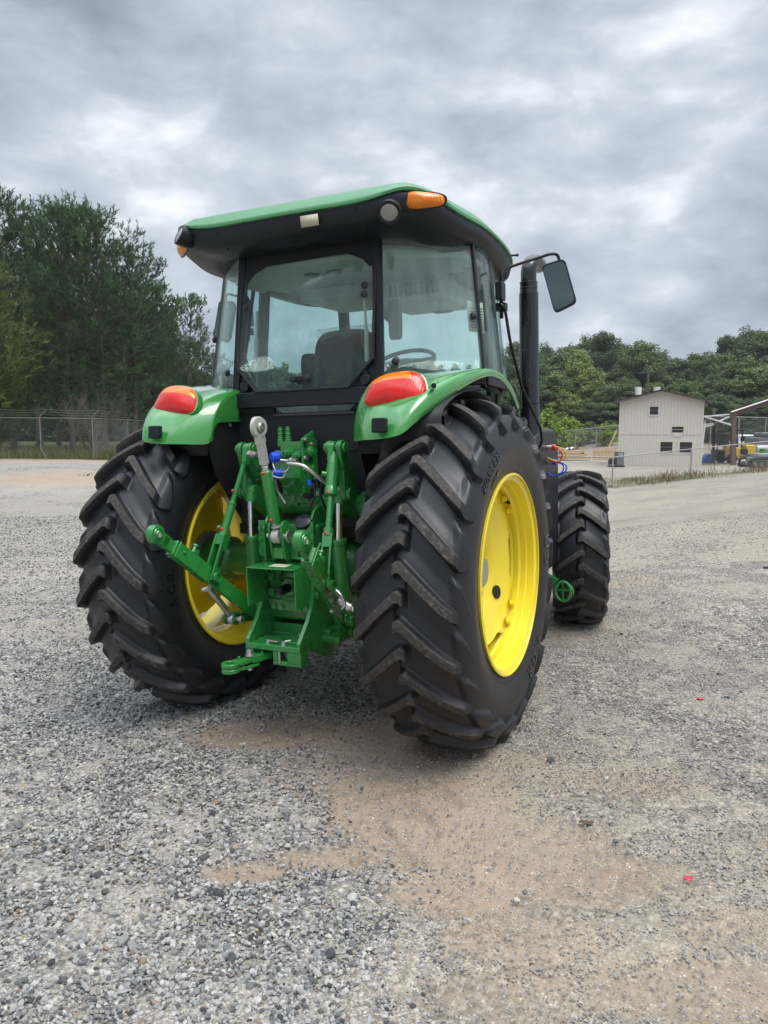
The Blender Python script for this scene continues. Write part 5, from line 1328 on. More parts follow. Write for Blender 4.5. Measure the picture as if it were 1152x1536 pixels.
def broad_mesh(seed, H=13, wid=4.2, crown0=.18, mat='leaf_mid', nclump=60, leaf=.125, per=230, narrow=1.0):
    nclump = int(nclump*3.4); per = int(per*1.5)
    r = np.random.default_rng(seed); rnd = random.Random(seed)
    tk = MB(); pts = [(0.25*math.sin(k*.8+seed)*k/8, .25*math.cos(k*.7+seed)*k/8, H*.8*k/8) for k in range(9)]
    tk.tube(pts, [.24*(1-k/9.5) for k in range(9)], 9)
    C, U, Vv, S = [], [], [], []
    for k in range(nclump):
        t = (k+.5)/nclump; z = H*(crown0+(1-crown0)*t**.85)-rnd.uniform(0, .6); rr = wid*math.sin(min(PI*.98, PI*(t*.80+.20)))**.6*rnd.uniform(.25, 1.0)**.7*narrow*(1+.22*math.sin(seed+t*9))
        az = rnd.uniform(0, 6.28); c = Vector((rr*math.cos(az), rr*math.sin(az), z-rnd.uniform(0, .8)))
        s_ = rnd.uniform(.32, .78)*H/13
        q = pts[min(8, max(1, int(c.z/H*8)-1))]; tk.tube([q, Vector(q).lerp(c, .5)+Vector((0, 0, -.2)), c], [.06, .035, .015], 4, caps=False)
        n = int(per*s_*s_); d = unit(r.normal(0, 1, (n, 3))); rad_ = (.55+.5*r.random((n, 1))**.6)*s_
        lump = 1+.22*np.sin(d[:, :1]*5+k)*np.cos(d[:, 1:2]*6+k*2)
        P = np.array(c)+d*rad_*lump*np.array([1.0, 1.0, .80])+r.normal(0, .10, (n, 3))
        nrm = unit(d*.8+np.array([0, 0, .5])+r.normal(0, .55, (n, 3))); u = unit(np.cross(nrm, r.normal(0, 1, (n, 3)))); v = np.cross(nrm, u); lf = (leaf*(.7+.6*r.random(n)))[:, None]
        C.append(P); U.append(u*lf*.62); Vv.append(v*lf); S.append(np.clip(.5+rnd.uniform(-.35, .35)+.25*r.normal(0, 1, n), 0, 1))
    cm = quads_mesh('crown', np.concatenate(C), np.concatenate(U), np.concatenate(Vv), np.concatenate(S), M[mat])
    me_t = tk.build('trunk', M['bark'], fix=False); tm = me_t.data; D.objects.remove(me_t, do_unlink=True)
    return tm, cm
def tree(name, tm, cm, loc, h, rz, label, group, wscale=1.0, cat='tree'):
    r = empty(name, loc, label, cat, group); r.rotation_euler = (0, 0, rz); r.scale = (h*wscale, h*wscale, h)
    for n_, me_ in (('trunk', tm), ('crown', cm)):
        o_ = D.objects.new(n_, me_); COL.objects.link(o_); o_.parent = r
    return r
pines = [pine_mesh(11), pine_mesh(12, 14, .30, 3.0), pine_mesh(13, 14, .16, 3.9), pine_mesh(14, 14, .05, 3.0, 1.0)]
pine_l = pine_mesh(21, 8, .05, 2.2, 1.2, 'pine_light'); pine_sparse = pine_mesh(22, 12, .10, 2.3, .45)
# the row of pines left of the tractor: (photo column, distance, top row in photo, mesh, label)
PL = [(-70, 46, 330, 0, 'dark pine at the left edge behind the fence, mostly cut off'),
      (22, 50, 322, 2, 'tall dark pine with spiky top, leftmost full one behind the fence'),
      (110, 49, 330, 0, 'tall pine with dense upright shoots, second from the left edge'),
      (62, 57, 345, 1, 'pine standing between and behind the two tallest on the left'),
      (160, 50, 345, 2, 'broad dark pine in the middle of the left row, above the bare shrub'),
      (205, 52, 385, 1, 'pine on the right shoulder of the left row, with drooping outline'),
      (232, 55, 440, 3, 'shorter pine at the right end of the dense left row'),
      (140, 60, 350, 3, 'pine hidden in the second row behind the broad dark one'),
      (262, 60, 500, 3, 'low pine filling in beside the thin sparse tree'),
      (298, 62, 520, 0, 'small pine just left of the tractor cab'),
      (330, 70, 540, 2, 'low pine behind the left side of the cab'),
      (20, 62, 380, 3, 'pine in the second row near the left edge'),
      (190, 66, 430, 2, 'pine far back between trunks, behind the right shoulder'),
      (90, 66, 400, 2, 'pine deep in the second row behind the tallest pair'),
      (250, 70, 520, 1, 'pine far back at the right end of the left row')]
for (px, dep, top, k, lab) in PL:
    g = ground_at(px, dep); zt = W(px, top, dep).z; h = (zt-g.z)/(14 if k < 4 else 8)
    tree('pine_tree', *pines[k], g, h, px*.37, lab, 'pines behind the left fence', 1.12)
g = ground_at(281, 56); tree('pine_tree', *pine_sparse, g, (W(281, 452, 56).z-g.z)/12, 1.0, 'thin sparse young pine with open branches beside the cab', 'pines behind the left fence', 1.1)
for (px, dep, top, lab) in ((-28, 43, 470, 'light green young pine at the left edge, in front of the dark row'), (-50, 41, 380, 'yellowish green pine bough crown cut by the left edge'), (-30, 42, 560, 'low bushy light green pine at the left edge near the fence')):
    g = ground_at(px, dep); tree('young_pine', *pine_l, g, (W(px, top, dep).z-g.z)/8, px*.5, lab, 'light young pines at the left edge', 1.25)
# understory trees behind the left fence
bl = [broad_mesh(31, 13, 4.3, .15, 'leaf_dark'), broad_mesh(32, 13, 3.8, .2, 'leaf_mid'), broad_mesh(33, 13, 4.6, .12, 'leaf_dark', 70), broad_mesh(34, 13, 3.0, .10, 'leaf_olive', 60), broad_mesh(35, 13, 3.9, .22, 'leaf_mid', 44)]
bush = broad_mesh(41, 5, 2.4, .02, 'leaf_lime', 40, .14, 260)
bush2 = broad_mesh(42, 4, 1.9, .0, 'leaf_mid', 26, .12, 200)
for i, (px, dep, top, k) in enumerate([(190, 44, 655, 0), (228, 50, 640, 1), (150, 47, 660, 1), (60, 50, 655, 1), (20, 52, 650, 0), (100, 52, 665, 0), (260, 60, 630, 1), (300, 64, 610, 0)]):
    g = ground_at(px, dep)
    tree('understory_bush', *(bush2 if k else bush2), g, (W(px, top, dep).z-g.z)/4, px*1.0, ['leafy bush low behind the fence, in front of trunks left of the fender', 'leafy bush under the pines behind the left fender', 'small bush behind the right post of the left fence', 'low bush behind the chain-link, near the leaning fence post', 'low bush under the pines at the left edge', 'low bush in the gap between the two fence posts', 'bush between the pine trunks and the left fender', 'bush beside the cab under the small pines'][i], 'bushes under the pines')
# bare shrub by the fence
def bare_shrub(seed):
    rnd = random.Random(seed); mb = MB()
    def br(p, d, L_, r0, lv):
        q = [p]
        for k in range(4):
            d = (d+Vector((rnd.gauss(0, .12), rnd.gauss(0, .12), .05))).normalized(); q.append(q[-1]+d*L_/4)
        mb.tube(q, [r0, r0*.8, r0*.65, r0*.5, r0*.3], 4, caps=False)
        if lv:
            for k in range(5 if lv > 1 else 4):
                t = rnd.uniform(.3, 1); i_ = min(3, int(t*4)); e = (d+Vector((rnd.gauss(0, .6), rnd.gauss(0, .6), rnd.gauss(.1, .3)))).normalized(); br(q[i_], e, L_*.6, r0*.5, lv-1)
    for k in range(7):
        az = k*.9+seed; br(Vector((0, 0, 0)), Vector((math.cos(az)*.5, math.sin(az)*.5, 1)).normalized(), 2.6, .035, 3)
    return mb
g = ground_at(140, 41.5); b_ = bare_shrub(3).build('bare_shrub', M['dry'], fix=False); b_.location = g; tag(b_, 'leafless twiggy shrub above the right post of the left fence', 'shrub')
# right-hand woods: individuals, light and dark
RT = [(745, 112, 528, 0), (775, 108, 515, 2), (812, 116, 522, 0), (842, 108, 522, 4), (866, 100, 528, 3), (900, 112, 500, 2), (880, 122, 508, 0), (955, 104, 514, 1), (925, 118, 520, 0), (985, 112, 532, 0), (1012, 106, 541, 0),
      (1040, 110, 533, 4), (1062, 104, 530, 1), (1085, 112, 505, 2), (1112, 116, 498, 0), (1138, 110, 500, 4), (1165, 112, 512, 1), (1190, 108, 510, 1), (1095, 100, 545, 4), (1130, 98, 550, 1), (1060, 98, 565, 0), (1020, 96, 570, 1), (975, 95, 575, 4), (935, 95, 570, 0),
      (905, 96, 580, 4), (830, 98, 560, 1), (800, 100, 565, 0), (845, 95, 585, 3), (875, 94, 600, 0), (1160, 96, 560, 0), (770, 98, 570, 2), (1000, 92, 590, 0), (1075, 92, 590, 2), (1110, 92, 600, 0), (1145, 92, 595, 1)]
words = ['tree', 'oak', 'maple']
RL = ['dark round tree behind the exhaust pipe', 'tall dark tree just right of the exhaust pipe', 'dark tree on the skyline between the mirror and the lime tree', 'mid green tree behind the tall lime one', 'tall yellow-green tree right of the exhaust, lighter than its neighbours',
 'tallest dark tree on the skyline left of the building, with two rounded tops', 'dark tree behind the two-topped one', 'tall light green tree behind the pole and the roof', 'dark skyline tree left of the building roof', 'dark skyline tree behind the roof ridge',
 'dark tree behind the right half of the roof', 'loose green tree right above the right eave', 'mid green tree right of the building', 'tall dark tree on the skyline above the steel frame', 'highest dark tree near the right edge', 'dark tall tree at the right edge of the skyline', 'dark tree cut by the right edge', 'mid green tree beyond the right edge',
 'loose green tree behind the steel beam', 'mid green tree behind the yellow machine', 'dark tree behind the right wall of the building', 'mid green tree behind the building roof', 'loose tree left of the roof, behind the pole', 'dark tree left of the building wall', 'loose green tree between the lime tree and the building', 'mid green tree low beside the exhaust',
 'dark low tree right behind the exhaust foot', 'lower yellow-green tree in front of the tall lime one', 'dark low tree above the right lime bush', 'dark low tree at the right edge', 'dark low tree behind the exhaust pipe', 'low dark tree hidden behind the building', 'low dark tree over the lean-to roof', 'low dark tree above the yellow machine', 'low mid green tree above the dark tracks']
for i, (px, dep, top, k) in enumerate(RT):
    g = ground_at(px, dep); hh_ = (W(px, top, dep).z-g.z)
    tree('broadleaf_tree', *bl[k], g, hh_/13, px*.71, RL[i], 'trees of the right-hand wood', 1.15*min(1.5, 13/hh_*1.0))
BL = ['yellowish bush low in the row behind the distant fence', 'dark low bush behind the distant fence, near the exhaust', 'mid green low bush behind the lumber stack', 'low bush behind the distant fence above the pallets', 'low bush filling the gap between the two lime bushes', 'low bush right of the second lime bush', 'low green bush behind the leaning pole', 'low bush touching the building wall']
for i, px in enumerate((795, 812, 835, 858, 880, 893, 918, 938)):
    g = ground_at(px, 90); tree('bush', *(bush2 if i % 3 else bush), g, (W(px, 628+9*math.sin(px), 90).z-g.z)/(4 if i % 3 else 5), px*.9, BL[i], 'bushes in front of the right-hand wood', 1.25, 'bush')
for (px, dep, top, lab, b_) in ((820, 84, 612, 'bright lime green bush nearest the exhaust pipe', bush), (846, 86, 622, 'bright lime green bush right of the first one', bush), (905, 86, 632, 'bright lime green bush left of the leaning yellow pole', bush), (870, 88, 640, 'darker bush between the lime bushes', bush2), (800, 90, 625, 'green bush partly behind the exhaust', bush2), (935, 90, 640, 'darker bush by the building wall', bush2)):
    g = ground_at(px, dep); tree('bush', *b_, g, (W(px, top, dep).z-g.z)/(5 if b_ is bush else 4), px*.3, lab, 'bushes in front of the right-hand wood', 1.0, 'bush')
# dense far wood that only reads as a mass: clump-covered, closes the gaps
def wood_mass(name, pts, label, mat, n, leaf, hgt):
    r = np.random.default_rng(5); C = []; S = []
    for (px, dep, top) in pts:
        g = ground_at(px, dep); hz = W(px, top, dep).z-g.z
        nn = n; q = r.random((nn, 3)); a, b = (px-576)/F_PX*dep, dep
        aa_ = a+(q[:, 0]-.5)*7.5; bb_ = b+(q[:, 1]-.5)*5
        X0, Y0 = xy(aa_, bb_); Z0 = g.z+hz*q[:, 2]**.8*(1-.12*np.abs(np.sin(aa_*1.3)))
        C.append(np.stack([X0, Y0, Z0], -1)); S.append(np.clip(.35+.3*np.sin(aa_*1.1+Z0*1.7)+.2*r.normal(0, 1, nn), 0, 1))
    C = np.concatenate(C); n_ = len(C); nrm = unit(r.normal(0, 1, (n_, 3))+np.array([0, 0, .6])); u = unit(np.cross(nrm, r.normal(0, 1, (n_, 3)))); v = np.cross(nrm, u); lf = (leaf*(.6+.8*r.random(n_)))[:, None]
    me_ = quads_mesh(name, C, u*lf*.6, v*lf, np.concatenate(S), mat); o_ = D.objects.new(name, me_); COL.objects.link(o_); tag(o_, label, None, None, 'stuff')
wood_mass('far_wood', [(px, 80+8*(k % 2), 470+.0*px+25*math.sin(px*.05)) for k, px in enumerate(range(-40, 240, 42))] + [(px, 84, 560) for px in range(240, 420, 42)], 'dark far wood behind the left pines', M['pine'], 3600, .34, 1)
wood_mass('far_wood', [(px, 134, 552+8*math.sin(px*.06)) for px in range(400, 1230, 48)], 'dark far wood behind the right-hand trees', M['leaf_dark'], 4200, .42, 1)

# undergrowth, weeds
def tufts(name, pts, label, mat, hgt, n, spread=.3):
    r = np.random.default_rng(8); C = []; U = []; Vv = []; S = []
    for (x, y, s_) in pts:
        z = float(terrain(x, y)); q = r.normal(0, spread, (n, 2)); d = unit(np.stack([r.normal(0, .35, n), r.normal(0, .35, n), np.ones(n)], -1)); L_ = (hgt*s_*(.4+.8*r.random(n)))[:, None]
        base = np.stack([x+q[:, 0], y+q[:, 1], np.full(n, z)], -1)
        C.append(base+d*L_*.45); Vv.append(d*L_*.55); U.append(unit(np.cross(d, r.normal(0, 1, (n, 3))))*(.012+.012*hgt)); S.append(r.random(n))
    me_ = quads_mesh(name, np.concatenate(C), np.concatenate(U), np.concatenate(Vv), np.concatenate(S), mat); o_ = D.objects.new(name, me_); COL.objects.link(o_); tag(o_, label, None, None, 'stuff')
M['weed'] = leafmat('weeds', (.09, .10, .035), (.26, .24, .11)); M['weed_brown'] = leafmat('dry weeds', (.14, .085, .05), (.30, .22, .13)); M['grass'] = leafmat('rough grass', (.06, .085, .025), (.20, .20, .08))
pts = []
for k in range(520):
    t = random.uniform(-.56, -.27); b = random.uniform(39.0, 41.5)+(random.random()**2)*3; x, y = xy(t*b, b); pts.append((x, y, random.uniform(.5, 1.2)))
tufts('rough_grass', pts, 'rough grass along the foot of the left fence', M['grass'], .5, 26, .35)
pts = []
for k in range(60):
    t = random.uniform(.16, .52); b = random.uniform(36.3, 41); x, y = xy(t*b, b); pts.append((x, y, random.uniform(.4, 1.1)))
tufts('weeds', pts, 'green and brown weeds along the low right fence', M['weed'], .36, 16, .45)
pts = []
for k in range(34):
    t = random.choice([random.uniform(.30, .45), random.uniform(.33, .37), random.uniform(.48, .52)]); b = random.uniform(36.4, 38.5); x, y = xy(t*b, b); pts.append((x, y, random.uniform(.5, 1.2)))
tufts('dry_weeds', pts, 'tall dry reddish weeds by the right fence posts', M['weed_brown'], .65, 8, .25)
pts = []
for (px, py) in ((12, 737), (150, 735)):
    p, _ = gp(px, py); d = (ab(p.x, p.y)[1])
    for k in range(2): x, y = xy((px-576)/F_PX*d+random.gauss(0, 1.2), d+random.gauss(0, 2.0)); pts.append((x, y, .4))
tufts('grass_tufts', pts, 'small grass tufts on the old gravel at the left', M['grass'], .3, 14, .2)

# ================================================================== FENCES
def clink(path, h, name, label, posts, mesh=.07, wire=.0022, rail=.022, arm=False, group=None, post_r=.03, mat='galv', lean=None):
    """chain-link fence along ground points; wires are real thin bars"""
    root = empty(name, (0, 0, 0), label, 'fence', group)
    P = [Vector(p) for p in path]
    S = [0]
    for i in range(1, len(P)): S.append(S[-1]+(P[i]-P[i-1]).length)
    tot = S[-1]
    def at_(s):
        s = min(max(s, 0), tot)
        for i in range(1, len(P)):
            if s <= S[i]: return P[i-1].lerp(P[i], (s-S[i-1])/(S[i]-S[i-1]))
    mb = MB()
    def seg(a, b, r):
        d = (b-a).normalized(); u = d.cross(Vector((0, 0, 1)))
        u = (u if u.length > 1e-3 else Vector((1, 0, 0))).normalized(); v = d.cross(u)
        q = [u*r, (-u*.5+v*.87)*r, (-u*.5-v*.87)*r]
        mb.add([a+x for x in q]+[b+x for x in q], [(0, 1, 4, 3), (1, 2, 5, 4), (2, 0, 3, 5)])
    z0 = .04; step = mesh*1.0
    s = -h
    while s < tot:
        for sg in (1, -1):
            a_s, b_s = (s, s+h) if sg > 0 else (s+h, s)
            lo, hi = z0, h
            # clip ends to the fence length
            def zz(sv): t = (sv-a_s)/(b_s-a_s); return lo+(hi-lo)*t
            c0, c1 = max(0, min(a_s, b_s)), min(tot, max(a_s, b_s))
            if c1-c0 < .02: continue
            cuts = [c0]+[x for x in S if c0 < x < c1]+[c1]
            for i in range(len(cuts)-1):
                A_, B_ = at_(cuts[i]), at_(cuts[i+1]); seg(A_+Vector((0, 0, zz(cuts[i]))), B_+Vector((0, 0, zz(cuts[i+1]))), wire)
        s += step
    mb.build('chain_link', M[mat], root, fix=False)
    MB().tube([p+Vector((0, 0, h+.01)) for p in P], rail, 8).build('top_rail', M[mat], root)
    for k, ps in enumerate(posts):
        g = at_(ps); top_ = g+Vector((0, 0, h+.05)); foot = g+Vector((0, 0, -.1))
        pts_ = [foot, top_]
        if lean and k in lean: pts_ = [g+Vector(lean[k]), g+Vector((0, 0, .55)), top_]
        m_ = MB().tube(pts_, post_r, 10)
        if arm:
            dd = (HF*-.35 + Vector((0, 0, .35))) if False else (HR*.33+Vector((0, 0, .36)))
            m_.tube([top_, top_+dd], post_r*.8, 8)
        m_.build('fence_post', M[mat], root)
    if arm:
        for k in range(3):
            f_ = (k+1)/3; MB().tube([at_(s_)+Vector((0, 0, h+.05))+(HR*.33+Vector((0, 0, .36)))*f_+Vector((0, 0, -.04*math.sin(s_*1.2)**2)) for s_ in np.linspace(0, tot, 40)], .006, 4).build('barbed_wire', M[mat], root)
    return root
gl = lambda px, d: ground_at(px, d)
path = [gl(-160, 38.5), gl(-60, 38.2), gl(63, 38), gl(141, 38.6), gl(194, 47.5), gl(250, 58)]
L1 = sum((path[i+1]-path[i]).length for i in range(2)); L2 = L1+(path[3]-path[2]).length; L3 = L2+(path[4]-path[3]).length
clink(path, 2.05, 'chain_link_fence', 'tall chain-link fence with barbed wire in front of the pines, left', [0, (path[1]-path[0]).length, L1, L2, L3, L3+(path[5]-path[4]).length], arm=True, lean={2: tuple(HR*.35+Vector((0, 0, -.1)))}, wire=.0016, post_r=.03, mat='galv_dark')
path = [gl(828, 37.5), gl(919, 37), gl(1036, 37), gl(1152, 36.5), gl(1270, 36)]
SS = [0]
for i in range(4): SS.append(SS[-1]+(path[i+1]-path[i]).length)
clink(path, 1.42, 'chain_link_fence', 'low chain-link fence with sagging rail in front of the pale building', [SS[1], SS[2], SS[4]], mesh=.09, wire=.0016, post_r=.035)
path = [gl(770, 83), gl(803, 83), gl(862, 84), gl(893, 85), gl(927, 86), gl(990, 88)]
SS = [0]
for i in range(5): SS.append(SS[-1]+(path[i+1]-path[i]).length)
clink(path, 2.2, 'chain_link_fence', 'dark distant chain-link fence in front of the lime green bushes', SS[:5], mesh=.2, wire=.006, post_r=.04, rail=.025, mat='black' if 0 else 'galv')
path = [gl(1040, 84), gl(1063, 83), gl(1105, 82), gl(1145, 81), gl(1200, 80)]
SS = [0]
for i in range(4): SS.append(SS[-1]+(path[i+1]-path[i]).length)
clink(path, 3.6, 'chain_link_fence', 'distant chain-link fence behind the yellow machine and white truck', SS[1:4], mesh=.25, wire=.006, post_r=.05, rail=.03)

# ================================================================== BUILDING
M['siding'] = paint('cream wood siding', (.63, .60, .53), .7, 0, .10, .35, (.40, .36, .30), bmp=.1)
M['trimw'] = paint('cream trim', (.62, .59, .53), .7, 0, .05, .1, (.4, .35, .3))
M['shingle'] = paint('brown shingles', (.075, .07, .066), .85, 0, .35, .2, (.2, .18, .16), bmp=.5)
M['brown_steel'] = paint('brown steel', (.095, .065, .055), .6, 0, .2, .3, (.2, .12, .09))
M['lumber'] = paint('raw lumber', (.52, .37, .22), .8, 0, .25, .2, (.3, .2, .12))
M['white'] = paint('white plastic sheet', (.68, .68, .67), .5, 0, .05, .1)
M['myellow'] = paint('machine yellow', (.72, .47, .02), .5, .2, .1, .1)
M['mgrey'] = paint('machine grey', (.12, .125, .13), .6, .1, .2, .2, (.2, .18, .16))
M['mblue'] = paint('machine blue', (.06, .22, .55), .5, .2, .1, .1)
bd = empty('building', ground_at(988, 60), 'pale two-storey gabled building with small dark windows beyond the low fence', 'building')
bd.location.z = W(985, 702, 60).z
bd.rotation_euler = (0, 0, YAW-.37)
wd2, dp = 3.02, 5.0; ez, rz_ = 5.18, 5.95
bw = MB().prism([(-wd2, 0), (wd2, 0), (wd2, ez), (0, rz_), (-wd2, ez)], 'Y', 0, dp)
wall = bw.build('wall', M['siding'], bd)
mb = MB()
for k in range(25):
    x = -wd2+.12+k*(2*wd2-.24)/24; top_ = ez+(rz_-ez)*(1-abs(x)/wd2)-.02
    mb.box((x-.012, -.016, .02), (x+.012, .0, top_))
mb.box((-wd2, -.02, 2.55), (wd2, -.003, 2.60)); mb.build('siding_batten', paint('weathered siding joint', (.50, .47, .405), .8, 0, .2, .3), wall)
mb = MB().box((-wd2-.05, -.03, 0), (-wd2+.09, .0, ez)).box((wd2-.09, -.03, 0), (wd2+.05, .0, ez)); mb.build('corner_trim', M['trimw'], wall)
mb = MB()
for s in (-1, 1):
    L_ = wd2+.45; zA = rz_+.10; zB = rz_-(rz_-ez)*L_/wd2+.10
    mb.prism([(0, zA-.06), (0, zA), (s*L_, zB), (s*L_, zB-.06)], 'Y', -.45, dp+.4)
rfb = mb.build('roof', M['shingle'], bd)
mb = MB()
for s in (-1, 1):
    L_ = wd2+.46; zA = rz_; zB = rz_-(rz_-ez)*L_/wd2
    mb.prism([(0, zA-.06), (0, zA+.03), (s*L_, zB+.03), (s*L_, zB-.06)], 'Y', -.44, -.40)
mb.box((wd2+.40, -.4, zB-.12), (wd2+.44, dp+.35, zB)); mb.box((-wd2-.44, -.4, zB-.12), (-wd2-.40, dp+.35, zB)); mb.build('fascia', M['brown_steel'], rfb)
for (cx, cz, w, h) in ((-.50, 4.42, .62, .62), (.50, 1.62, .88, .80), (1.90, 1.62, .88, .80)):
    f = MB().box((cx-w/2-.1, -.045, cz-h/2-.1), (cx+w/2+.1, -.02, cz-h/2)).box((cx-w/2-.1, -.045, cz+h/2), (cx+w/2+.1, -.02, cz+h/2+.1)).box((cx-w/2-.1, -.045, cz-h/2), (cx-w/2, -.02, cz+h/2)).box((cx+w/2, -.045, cz-h/2), (cx+w/2+.1, -.02, cz+h/2)).build('window', M['trimw'], bd)
    MB().box((cx-w/2, -.028, cz-h/2), (cx+w/2, -.018, cz+h/2)).build('pane', M['black_gloss'], f)
    MB().box((cx-w/2, -.038, cz-.02), (cx+w/2, -.029, cz+.02)).build('window_bar', M['mgrey'], f)
f = MB()
for z in (2.78, 3.02): f.box((.86, -.05, z), (1.66, -.02, z+.16))
f.build('vent', M['black'], bd); MB().box((.95, -.04, 2.45), (1.6, -.02, 2.72)).build('access_panel', M['trimw'], bd)
# utility pole behind
up_ = empty('utility_pole', ground_at(967, 92), 'grey utility pole with transformer rising behind the roof', 'pole'); gz_ = up_.location.z
ztop = W(967, 556, 92).z-gz_
MB().tube([(0, 0, 0), (0, 0, ztop)], [.16, .12], 12).build('pole', M['bark'], up_); MB().bar((-1.3*HR.x, -1.3*HR.y, ztop-.4), (1.3*HR.x, 1.3*HR.y, ztop-.2), .1, .1).build('crossarm', M['bark'], up_)
mb = MB()
for e in (-1, 1): mb.cyl((e*1.1*HR.x, e*1.1*HR.y, ztop-2.9), (e*1.1*HR.x, e*1.1*HR.y, ztop-2.0), .38, 16)
mb.build('transformer', M['white'], up_)

# open steel frame with lean-to to the right of the building
sf = empty('steel_frame', (0, 0, 0), 'brown steel post and sloping beam with a lean-to roof beside the building', 'frame')
def WP(px, py, d): return W(px, py, d)
gA = ground_at(1100, 61)
MB().bar((gA.x, gA.y, gA.z-1), WP(1100, 617, 61), .35, .35).build('post', M['brown_steel'], sf)
MB().bar(WP(1097, 621, 61), WP(1215, 582, 61), .3, .40).build('beam', M['brown_steel'], sf)
MB().bar(WP(1097, 618, 60.8), WP(1215, 579, 60.8), .34, .06).build('beam_cap', M['trimw'], sf)
gB = ground_at(1070, 64); MB().bar((gB.x, gB.y, gB.z-1), WP(1071, 612, 64), .18, .18).build('post', M['bark'], sf)
a, b = WP(1049, 625, 61), WP(1103, 642, 61); a2, b2 = WP(1049, 628, 66), WP(1103, 641, 66)
MB().add([a, b, b2, a2, a+Vector((0, 0, .12)), b+Vector((0, 0, .12)), b2+Vector((0, 0, .12)), a2+Vector((0, 0, .12))], [(0, 1, 2, 3), (7, 6, 5, 4), (0, 4, 5, 1), (1, 5, 6, 2), (2, 6, 7, 3), (3, 7, 4, 0)]).build('lean_to_roof', M['mgrey'], sf)
MB().bar(a+Vector((0, 0, .13)), b+Vector((0, 0, .13)), .12, .10).build('roof_edge', M['white'], sf)
mb = MB()
for (p, q) in (((1053, 625), (1098, 621)), ((1073, 634), (1099, 623)), ((1055, 637), (1071, 635)), ((1052, 641), (1071, 637)), ((1054, 628), (1049, 676)), ((1058, 630), (1053, 676)), ((1085, 637), (1099, 634)), ((1099, 620), (1099, 634))): mb.bar(WP(*p, 61.2), WP(*q, 61.2), .08, .10)
mb.build('brace', M['white'], sf)

# generator, lumber, pallets, leaning pole
g = ground_at(925, 58.5); gn = empty('generator', g, 'small dark grey generator cabinet at the left foot of the building', 'generator'); gn.rotation_euler = (0, 0, YAW)
MB().box((-.1, -.4, .15), (.42, .4, 1.15)).build('cabinet', M['mgrey'], gn, bevel=.03); MB().box((-.55, -.3, .2), (-.1, .3, .65)).cyl((-.62, 0, .38), (-.5, 0, .38), .22).build('motor', M['black'], gn, bevel=.03)
MB().box((-.6, -.35, .0), (.5, .35, .12)).build('skid', M['black'], gn); MB().box((-.02, -.415, .75), (.32, -.402, 1.05)).build('louvre', M['galv'], gn)
for i, (px, d, wd_, lab) in enumerate(((862, 70, 1.35, 'stack of pink-brown lumber bundles under white wrap beyond the front tyre'), (832, 71, 1.3, 'lumber bundle wrapped in white sheet, partly hidden by the blue coupler'))):
    g = ground_at(px, d); lr = empty('lumber_stack', g, lab, 'lumber'); lr.rotation_euler = (0, 0, YAW)
    for k in range(3):
        mb = MB()
        for j in range(5): mb.box((-wd_-.1*k+.2*(k == 2), -.5+.2*j, .12+.30*k), (wd_-.35*k, -.32+.2*j, .30+.30*k))
        mb.build('lumber_bundle', M['lumber'], lr)
        MB().box((-wd_*.9, -.5, .31+.30*k), (-wd_*.9+.1, .5, .42+.30*k)).box((wd_*.5, -.5, .31+.30*k), (wd_*.5+.1, .5, .42+.30*k)).build('spacer', M['lumber'], lr)
    rows = [[(-wd_*.95+1.9*wd_*u/8*.9, -.58+1.16*v/4, .93+(.10+.09*i)*math.sin(u*1.9+v)*1+.02*u*(1-i) - (.5 if v in (0,) else 0)*(.6+.4*i)) for u in range(9)] for v in range(5)]
    if i: MB().grid(rows).build('wrap', M['white'], lr, solid=.02)
    else: MB().grid([[(p[0]*.45-.5, p[1], p[2]+.08) for p in r] for r in rows[1:4]]).build('wrap', M['white'], lr, solid=.02)
PLAB = ['pallet crate just right of the lumber stack', 'pallet crate second right of the lumber stack', 'pallet crate in the middle of the pallet row', 'pallet crate next to the building corner']
for i, px in enumerate((893, 903, 913, 924)):
    g = ground_at(px, 71); pr_ = empty('pallet', g, PLAB[i], 'pallet', 'pallets standing in a row left of the building'); pr_.rotation_euler = (0, 0, YAW)
    mb = MB()
    for k in range(5): mb.box((-.28+.13*k, -.05, 0), (-.20+.13*k, 0, 1.0+.12*math.sin(px+k*2)))
    mb.build('slat', M['lumber'], pr_); MB().box((-.3, .0, .2), (.34, .05, .3)).box((-.3, 0, .65), (.34, .05, .75)).build('rail', M['lumber'], pr_)
a = ground_at(913, 80); lp = MB().tube([WP(913, 671, 80), WP(925, 646, 80)], .07, 8).build('leaning_pole', M['leaf_olive'] if 0 else M['lumber']); tag(lp, 'pale yellow pole leaning against the bank left of the building', 'pole')

# machines parked beyond the building
def wheel_(mb, c, r, w):
    ax = Vector(HF)*0+HF
    mb.tube([Vector(c)-HF*w/2, Vector(c)-HF*w*.4, Vector(c)+HF*w*.4, Vector(c)+HF*w/2], [r*.85, r, r, r*.85], 22)
yl = empty('wheel_loader', (0, 0, 0), 'yellow compact loader with black cab parked behind the brown post', 'loader')
g = ground_at(1108, 64); k = lambda a, b, z: Vector((g.x, g.y, g.z))+HR*a+HF*b+Vector((0, 0, z))
def obox(mb, a0, a1, b0, b1, z0, z1):
    vs = [k(a0, b0, z0), k(a1, b0, z0), k(a1, b1, z0), k(a0, b1, z0), k(a0, b0, z1), k(a1, b0, z1), k(a1, b1, z1), k(a0, b1, z1)]
    return mb.add(vs, [(0, 3, 2, 1), (4, 5, 6, 7), (0, 1, 5, 4), (1, 2, 6, 5), (2, 3, 7, 6), (3, 0, 4, 7)])
obox(obox(MB(), -1.0, -.1, -.5, .5, .45, 1.35), .25, 1.1, -.5, .5, .75, 1.55).build('body', M['myellow'], yl, bevel=.08); 
mb = MB()
